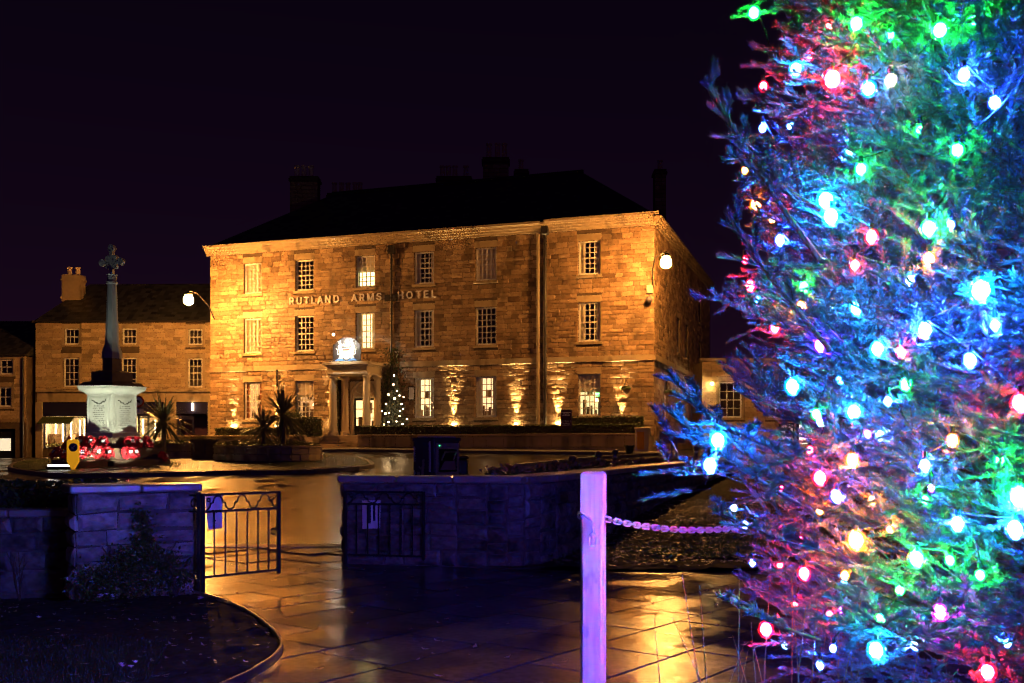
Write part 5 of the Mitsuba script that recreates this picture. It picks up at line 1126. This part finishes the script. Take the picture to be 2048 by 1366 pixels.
# the coloured lights
COL = dict(c=(.0, .23, 1.0), b=(.008, .04, 1.0), g=(.0, 1.0, .05), r=(1.0, .0, .015), o=(1.0, .125, .0), w=(1.0, .6, .3), m=(.75, .0, .9), v=(.06, .005, 1.0))
LIT = [(1508, 25, 'g', 1.2), (1713, 47, 'g', 1), (1592, 138, 'c', 1.1), (1665, 158, 'r', 2), (1738, 177, 'c', 1), (1527, 172, 'r', .5), (1928, 150, 'b', .7), (1512, 408, 'o', 1.1), (1652, 400, 'c', 1.8), (1662, 432, 'c', 1.6), (1572, 380, 'r', .5), (1722, 338, 'g', .6), (1858, 456, 'g', 1.1), (1743, 473, 'r', .8), (1858, 518, 'o', .6), (1500, 571, 'r', 1), (1608, 574, 'g', .5), (1602, 615, 'o', .7), (1713, 616, 'c', 1), (1755, 697, 'c', 1), (1803, 703, 'r', .4), (1962, 580, 'c', 2), (1585, 772, 'c', 1.5), (1708, 824, 'c', 1.3), (2040, 805, 'r', 1.2), (1705, 920, 'o', .9), (1640, 955, 'r', 1.2), (1673, 992, 'b', .7), (1712, 1080, 'o', 1.7), (2040, 993, 'g', 2), (1833, 1117, 'g', 1.2), (1915, 1047, 'b', .8), (2030, 1058, 'b', 1.2), (1608, 1146, 'r', .9), (1532, 1258, 'r', 1.5), (1752, 1300, 'c', 1.5), (1880, 1224, 'm', .9), (1760, 1240, 'g', .5), (1975, 1343, 'r', 1), (1905, 880, 'o', .5), (1633, 828, 'g', .4), (1812, 768, 'g', .5), (1915, 300, 'g', .6), (1782, 160, 'w', .4), (1436, 880, 'c', .9), (1550, 655, 'r', .6), (1710, 530, 'r', .4), (1990, 205, 'b', .5), (1880, 60, 'g', 1.0), (1850, 660, 'b', 1.0), (1640, 690, 'v', .8), (1560, 480, 'b', .6), (1940, 720, 'b', .8), (1850, 930, 'b', .5), (1420, 930, 'b', .7)]
strg = thing('fairy_lights', 'string of round coloured lights glowing all over the fir tree', 'string lights')
BPOS, BC, BS = [], [], []
for u, v, c, s in LIT:
    d = np.array([(u - 1024) / 2000, 1, (897 - v) / 2000]); a = d[0] ** 2 + 1; R = 1.27
    b_ = -(d[0] * TX + TY); cc = TX ** 2 + TY ** 2 - R * R; disc_ = b_ * b_ - a * cc
    Y = (-b_ - math.sqrt(disc_)) / a if disc_ > 0 else (2.62 if u < 1450 else -b_ / a)
    BPOS.append(np.array([0, 0, EYE]) + d * Y); BC.append(c); BS.append(s)
nfront = len(BPOS)
for u, v, c, s in [(1560, 975, 'r', .9), (1600, 1080, 'r', .9), (1620, 900, 'r', .8), (1660, 1230, 'r', .8), (1560, 1130, 'r', .6), (1468, 1015, 'b', .7), (1505, 1125, 'b', .6), (1570, 1290, 'b', .8), (1490, 900, 'b', .7), (1590, 1210, 'r', .8), (1640, 1020, 'o', .9), (1745, 1000, 'o', .8), (1690, 1150, 'o', .9), (1780, 1060, 'o', .6), (1800, 1180, 'g', .9), (1900, 1120, 'g', 1), (1850, 1000, 'g', .8), (1960, 1150, 'g', 1), (2000, 920, 'g', .9), (1780, 70, 'g', 1), (1950, 40, 'g', 1.1), (1490, 340, 'o', .9), (1545, 440, 'o', .8), (1490, 520, 'r', .7), (1530, 640, 'r', .7), (1620, 110, 'r', .9), (1660, 50, 'r', .8), (1840, 260, 'g', .6), (1760, 870, 'b', 1), (1660, 620, 'b', 1.1), (1820, 560, 'b', 1.1), (1700, 300, 'b', 1.1), (1580, 250, 'b', .9), (1900, 450, 'b', 1), (1680, 760, 'c', .9), (1830, 1290, 'b', 1), (1640, 1330, 'b', .9), (1990, 650, 'b', 1)]:
    d = np.array([(u - 1024) / 2000, 1, (897 - v) / 2000]); a = d[0] ** 2 + 1; R = 1.13
    b_ = -(d[0] * TX + TY); cc = TX ** 2 + TY ** 2 - R * R; disc_ = b_ * b_ - a * cc
    BPOS.append(np.array([0, 0, EYE]) + d * ((-b_ - math.sqrt(disc_)) / a if disc_ > 0 else -b_ / a)); BC.append(c); BS.append(s)
nvis = len(BPOS)
for i in range(42):                               # the rest of the string: deeper in, round the sides and up to the top
    a = trng.random() * 2 * math.pi; z = .25 + (4.2 * trng.random() if i > 30 else 2.9 * trng.random()); R = float(RT(z)) * (.55 + .45 * trng.random())
    if i < 30: a = -2.45 + 1.1 * trng.normal() * .8; R = float(RT(z)) * (.6 + .36 * trng.random())
    BPOS.append(np.array([TX + R * math.cos(a), TY + R * math.sin(a), z])); BC.append(trng.choice(list('bbcbbbcv'))); BS.append(.5 + .4 * trng.random())
BPOS = np.array(BPOS)
prof = [[.25, -1.1], [.5, -1.05], [.95, -.45], [1, 0], [.85, .55], [.5, .9], [.15, 1.05]]
BULB_L = 190.0
bw_ = {'c': 1.25, 'b': 13.0, 'g': 1.0, 'r': .85, 'o': 1.25, 'w': .4, 'm': 1.0, 'v': 3.0}
for i, (p, c, s) in enumerate(zip(BPOS, BC, BS)):
    r = .0158 * (.58 + .42 * s) * (1.08 if i < nfront else .72); v, f = lathe(np.array(prof) * r, (0, 0, 0), 10); cl = np.array(COL[c])
    bk_ = put('bulb', (v * 1.5 + p, f), 'm_cap', strg, smooth=True, emit=list(cl * (1.1 if c in 'cgbv' else .8)), weight=.01)
    put('diode', (v + p, f), 'm_bulb', bk_, smooth=True, emit=list(cl * BULB_L * bw_[c] * (.6 + .5 * s) * (1 if i < nfront else 1.6) + 3.0), weight=.4)
order = [0]; left = set(range(1, len(BPOS)))
while left:
    j = min(left, key=lambda k: np.linalg.norm(BPOS[k] - BPOS[order[-1]])); order.append(j); left.discard(j)
run = []
def lay(run):
    if len(run) > 1: put('cable', tube(np.array(run), .0024, 5), 'm_cable', strg)
for a, b in zip(order[:-1], order[1:]):
    p, q = BPOS[a], BPOS[b]; L = np.linalg.norm(q - p)
    if L > 1.2: lay(run); run = []; continue
    for t in np.linspace(0, 1, 7)[(1 if run else 0):]:
        w = p * (1 - t) + q * t - np.array([0, 0, .22 * L * t * (1 - t)]); ax_ = np.array([TX, TY]) - w[:2]; w[:2] += ax_ / (np.linalg.norm(ax_) + 1e-6) * .04 * math.sin(math.pi * t); run.append(w + [0, 0, .034])
lay(run)
put('socket', cat([tube([p + [0, 0, .021 * (.58 + .42 * s)], p + [0, 0, .036 + .008 * s]], .0065, 6) for p, s in zip(BPOS, BS)]), 'm_cable', strg, kind='stuff')
# short shoots of the sprays that carry the lights
spr_ = []
for p in BPOS:
    ax0 = p - np.array([TX, TY, p[2]]); ax0 /= np.linalg.norm(ax0) + 1e-9; tg = np.array([-ax0[1], ax0[0], 0])
    for j in range(9):
        b0 = p - ax0 * (.1 + .09 * trng.random()) + tg * .13 * trng.normal() + np.array([0, 0, .09 * trng.normal()]); d = ax0 * (.75 + .3 * trng.random()) + tg * .55 * trng.normal() + np.array([0, 0, .3 + .4 * trng.normal()]); d /= np.linalg.norm(d); l = .13 + .08 * trng.random()
        e = b0 + d * l
        if np.linalg.norm(np.cross(d, p - b0)) < .03: continue
        SH0.append(b0); SH1.append(e); SUP.append(np.array([0, 0, 1.])); SDEN.append(1.0); spr_.append(tube([b0 - d * .05, b0, e], [.0022, .002, .001], 3, False))
put('spray_stems', cat(spr_), 'm_twig', tree, kind='stuff')
# needles
S0, S1, UPV, DEN = np.array(SH0), np.array(SH1), np.array(SUP), np.array(SDEN)
vis = S0; uu = 1024 + 2000 * vis[:, 0] / np.maximum(vis[:, 1], .3); vv = 897 - 2000 * (vis[:, 2] - EYE) / np.maximum(vis[:, 1], .3)
DEN = np.where((uu > 2400) | (vv < -350) | (vv > 1700), DEN * .3, DEN)
LEN = np.linalg.norm(S1 - S0, axis=1); cnt = (LEN * DEN * NEEDLES + trng.random(len(LEN))).astype(int) if 'NEEDLES' in globals() else (LEN * DEN * 980 + trng.random(len(LEN))).astype(int)
ix = np.repeat(np.arange(len(LEN)), cnt); n = len(ix); t = trng.random((n, 1)); P = S0[ix] * (1 - t) + S1[ix] * t
ax_ = (S1 - S0)[ix]; ax_ /= np.linalg.norm(ax_, axis=1, keepdims=True); sd = np.cross(ax_, [0, 0, 1.]); sd /= np.linalg.norm(sd, axis=1, keepdims=True) + 1e-9; up = np.cross(sd, ax_)
th = (trng.random((n, 1)) - .5) * 2 * 1.95; rad = sd * np.sin(th) + up * np.cos(th); fw = .55 + .35 * trng.random((n, 1)); nd = ax_ * fw + rad * np.sqrt(1 - np.clip(fw, 0, .98) ** 2); nd /= np.linalg.norm(nd, axis=1, keepdims=True)
ln = .022 * (.7 + .6 * trng.random((n, 1))); wd = np.cross(nd, rad + .6 * trng.normal(size=(n, 3))); wd /= np.linalg.norm(wd, axis=1, keepdims=True) + 1e-9; wd *= .0033
from scipy.spatial import cKDTree
bd, _ = cKDTree(BPOS).query(P + nd * ln * .5); ok_ = bd > .034
P, nd, ln, wd = P[ok_], nd[ok_], ln[ok_], wd[ok_]; n = len(P)
V = np.stack([P - wd, P + wd, P + nd * ln * .8 + wd * .8, P + nd * ln], 1).reshape(-1, 3); i4 = np.arange(n)[:, None] * 4
put('foliage', (np.stack([P - wd, P + wd, P + nd * ln], 1).reshape(-1, 3), np.arange(3 * n).reshape(-1, 3)), 'm_fir', tree, kind='stuff')
# thin ornamental grasses at the tree's foot
gr = thing('ornamental_grass', 'tuft of thin tall grass stems between the white post and tree', 'grass plant'); r = np.random.default_rng(3)
for i in range(22):
    b = np.array([.62 + .75 * r.random(), 3.2 + .9 * r.random(), 0.0]); h = .55 + .42 * r.random(); l = r.normal(size=2) * .09
    put('stem', tube([b, b + [l[0] * .3, l[1] * .3, h * .5], b + [l[0], l[1], h]], [.003, .0026, .001], 4), 'm_sword', gr)

# ------------------------------------------------------------------ the small lit tree by the porch
st = thing('small_christmas_tree', 'small conical fir with warm white lights beside the hotel porch', 'tree'); r = np.random.default_rng(12); c0 = HF.W([[12.29, 1.2, 2.05]])[0]
put('trunk', tube([c0, c0 + [0, 0, 3.2]], [.06, .01], 6), 'm_bark', st); Q, NN = [], []
for i in range(2600):
    t = r.random() ** .7; zz = .25 + 2.95 * (1 - t); a = r.random() * 2 * np.pi; R = .1 + .78 * t * (.5 + .5 * r.random()) * (.85 + .25 * math.sin(zz * 9)); Q.append([R * math.cos(a), R * math.sin(a), zz - .15 * R]); NN.append([math.cos(a), math.sin(a), .5])
put('crown', leafcards(c0 + np.array(Q), np.array(NN), .07, r), 'm_fir', st, kind='stuff')
sl = thing('warm_light_string', 'string of warm white lights on the small fir by the porch', 'string lights')
for u, v, s in ((788, 751, 1), (787, 769, 1), (794, 782, .8), (799, 791, .7), (777, 789, 1.1), (789, 797, 1.3), (772, 808, 1.4), (803, 808, 1.0), (800, 822, 1.4), (771, 827, 1.3), (778, 826, 1), (777, 844, 1.2), (805, 848, 1), (814, 838, .8), (764, 822, .6), (793, 843, .6), (806, 818, .6), (768, 849, .5), (799, 832, .6), (807, 794, .5)):
    put('bulb', sphere(at(u, v, 51.4), .028 + .016 * s, 1), 'm_bulb', sl, emit=list(np.array([1.0, .62, .28]) * 14 * s), weight=.3)
put('cable', tube([c0 + [(.75 * (1 - t)) * math.cos(22 * t), (.75 * (1 - t)) * math.sin(22 * t), .3 + 2.7 * t] for t in np.linspace(0, 1, 90)], .008, 4), 'm_cable', sl)
# ------------------------------------------------------------------ planting and litter near the camera
hedge('dark clipped hedge behind the low garden wall', Fr((-9.5, 9.25), (5.55, .55)), 0, 5.5, -1.0, -.1, 0, 1.0, dens=700, size=.03, seed=6)
shb = thing('wall_shrub', 'low dark evergreen shrub spreading against the gate pier', 'shrub'); r = np.random.default_rng(31); Q = []
for _ in range(60):
    s = PL * (.08 + .8 * r.random()); zz = .05 + .5 * r.random() * max(.15, 1 - abs(s - PL * .5) * 1.5); Q.append(np.column_stack([s + .09 * r.normal(size=60), .06 + .12 * r.random(60), zz + .05 * r.normal(size=60)]))
for _ in range(14): s = PL * (.45 + .13 * r.random()); Q.append(np.column_stack([s + .04 * r.normal(size=50), .05 + .06 * r.random(50), .35 + .42 * r.random() + .05 * r.normal(size=50)]))
Q = pf.W(np.vstack(Q)); put('foliage', leafcards(Q, np.tile([*pf.N, .4], (len(Q), 1)), .017, r), 'm_leaf', shb, kind='stuff')
put('stem', cat([tube(pf.W([[PL * .5 + .03 * i, .05, .0], [PL * .5 + .1 * (i - 2), .1, .3], [PL * .5 + .16 * (i - 2), .08, .5]]), .006, 5) for i in range(5)]), 'm_bark', shb, kind='stuff')
def bare(label, b, n, h, seed, spread=.35):
    k = thing('bare_shrub', label, 'shrub'); r = np.random.default_rng(seed); b = np.asarray(b)
    for i in range(n):
        a = r.random() * 2 * np.pi; d = np.array([math.cos(a) * spread, math.sin(a) * spread, 1.0]); H = h * (.6 + .5 * r.random()); p = [b, b + d * H * .35 + r.normal(size=3) * .01, b + d * H * .7, b + d * np.array([1.3, 1.3, 1]) * H]
        sub = [tube(p, [.006, .005, .004, .0025], 5)]
        for t in (1, 2):
            e = p[t] + np.array([r.normal() * .3, r.normal() * .3, .6]) * H * .4; sub.append(tube([p[t], (p[t] + e) / 2 + [0, 0, .01], e], [.0035, .003, .0015], 4))
        put('stem', cat(sub), 'm_twig', k)
bare('bare twiggy shrub standing in front of the gate pier', gp(212, 1193), 5, .42, 1); bare('leafless stems of a shrub at the left edge of the bed', gp(40, 1205), 6, .5, 2, .2); bare('small bare shrub at the pier corner beside the gate', gp(352, 1196), 5, .3, 3, .3); bare('leafless twigs at the foot of the curved wall', gp(958, 1134), 6, .3, 4)
def primrose(label, b, s, seed, flowers):
    k = thing('primrose', label, 'flower'); r = np.random.default_rng(seed); b = np.asarray(b); L = []
    for i in range(16):
        a = i * 2.4; d = np.array([math.cos(a), math.sin(a), .35 + .3 * r.random()]); sd_ = np.array([-math.sin(a), math.cos(a), 0]); l = s * (.7 + .5 * r.random()); P = []
        for t, w in ((0, .06), (.4, .2), (.75, .22), (1, .03)): q = b + d * l * t - np.array([0, 0, .5 * l * t * t]); P += [q - sd_ * w * l, q + sd_ * w * l]
        put('leaf', (np.array(P), np.array([[0, 1, 3], [0, 3, 2], [2, 3, 5], [2, 5, 4], [4, 5, 7], [4, 7, 6]])), 'm_leaf', k)
    for i in range(flowers):
        c = b + np.array([r.normal() * s * .35, r.normal() * s * .35, s * (.5 + .3 * r.random())]); P = [c]
        for a in np.arange(0, 2 * np.pi, .63): P.append(c + np.array([math.cos(a), math.sin(a) * .7, .2 + .5 * (1 if True else 0)]) * .022 * (1 if int(a / .63) % 2 else .7))
        put('flower', (np.array(P), np.array([[0, 1 + i, 1 + (i + 1) % 10] for i in range(10)])), 'm_petal', k)
primrose('pale lilac primrose in flower before the gate pier', gp(215, 1212), .13, 1, 7); primrose('primrose clump with few flowers at the left of the bed', gp(60, 1262), .13, 2, 1); primrose('small primrose at the bed corner by the gate', gp(398, 1212), .09, 3, 3); primrose('pale primrose at the bottom edge of the lawn', gp(255, 1352), .1, 4, 4)
def scatter(poly, n, size, mat, zf, rng, h=.01):
    x0, y0, x1, y1 = poly.bounds; from shapely import contains_xy
    p = rng.random((n * 4, 2)) * [x1 - x0, y1 - y0] + [x0, y0]; p = p[contains_xy(poly, p[:, 0], p[:, 1])][:n]; n = len(p); a = rng.random(n) * 6.28; s = size * (.4 + rng.random(n)); c, s_ = np.cos(a), np.sin(a)
    z = zf(p[:, 0], p[:, 1]); V = []
    for lx, ly, lz in ((-1, 0, .25), (-.3, .42, .05), (.5, .3, .1), (1, 0, .5), (.4, -.38, .02), (-.4, -.35, .15)):
        V.append(np.column_stack([p[:, 0] + s * (lx * c - ly * s_), p[:, 1] + s * (lx * s_ + ly * c), z + .003 + s * lz * (.3 + .9 * rng.random(n))]))
    V = np.stack(V, 1).reshape(-1, 3); i = np.arange(n)[:, None] * 6
    return V, np.vstack([np.hstack([i, i + 1, i + 5]), np.hstack([i + 1, i + 4, i + 5]), np.hstack([i + 1, i + 2, i + 4]), np.hstack([i + 2, i + 3, i + 4])])
tag(put('leaf_litter', scatter(left_bed, 1500, .022, 'm_litter', lumpy(.03, .06), RNG), 'm_litter'), 'small dead leaves littering the soil bed by the gate', 'leaf litter', None, 'stuff')
tag(put('bed_litter', scatter(right_bed.intersection(sbox(-1, 10, 6, 20)), 4200, .034, 'm_litter', lumpy(.05, .09, 4, 3), RNG), 'm_litter'), 'dead leaves littering the shrub bed below the wall', 'leaf litter', None, 'stuff')
tag(put('fallen_leaves', scatter(fore.intersection(sbox(-4, 4, 6, 12)), 260, .03, 'm_litter', lambda x, y: 0 * x + .004, RNG), 'm_litter'), 'a few wet fallen leaves on the paving', 'leaves', None, 'stuff')
tag(put('bed_plants', cat([cover(right_bed.intersection(sbox(-.2, 11.3, 6, 26)).buffer(-.1), 5000, .03, .12, .035, 'm_leaf', RNG)]), 'm_leaf'), 'low dark ground cover plants below the curved wall', 'ground cover', None, 'stuff')
top_bed = Polygon([tuple(p) for p in back] + [tuple(p + np.array([-1.5, .9])) for p in back[::-1]]).buffer(0).intersection(sbox(-1.25, 11.5, 12, 50))
tz = lambda x, y: .86 + .06 * (meshkit.fbm(np.column_stack([x * 3, y * 3, 0 * x]), 2) - .5)
tag(put('raised_bed', fill(top_bed, .3, tz), 'm_soil', smooth=True), 'raised soil bed held up behind the curved garden wall', None, None, 'structure')
put('raised_bed_side', extrude_at(top_bed.buffer(-.03), -.1, .8), 'm_darkmortar'); tag('raised_bed_side', 'dark outer face of the raised bed behind the curved wall', None, None, 'structure')
pbd = top_bed.intersection(sbox(-.3, 11.9, 9, 40)); r = np.random.default_rng(15); x0, y0, x1, y1 = pbd.bounds
from shapely import contains_xy
p = r.random((4000, 2)) * [x1 - x0, y1 - y0] + [x0, y0]; p = p[contains_xy(pbd, p[:, 0], p[:, 1])][:620]; A, Bf, Cn = [], [], []
for q in p:
    m = 14; d = r.normal(size=(m, 3)); d[:, 2] = abs(d[:, 2]); d /= np.linalg.norm(d, axis=1, keepdims=True); A.append(np.array([*q, .93]) + d * .12); Cn.append(d)
    Bf.append(np.array([*q, .96]) + r.normal(size=(2, 3)) * [.09, .09, .03] + [0, 0, .09])
tag(put('bedding_plants', leafcards(np.vstack(A), np.vstack(Cn), .045, r), 'm_leaf'), 'low winter bedding plants along the curved wall top', 'bedding plants', None, 'stuff')
tag(put('bedding_flowers', leafcards(np.vstack(Bf), np.tile([0, -1., .3], (2 * len(p), 1)), .03, r, .4), 'm_pansy'), 'small orange winter flowers along the curved wall top', 'flowers', None, 'stuff')
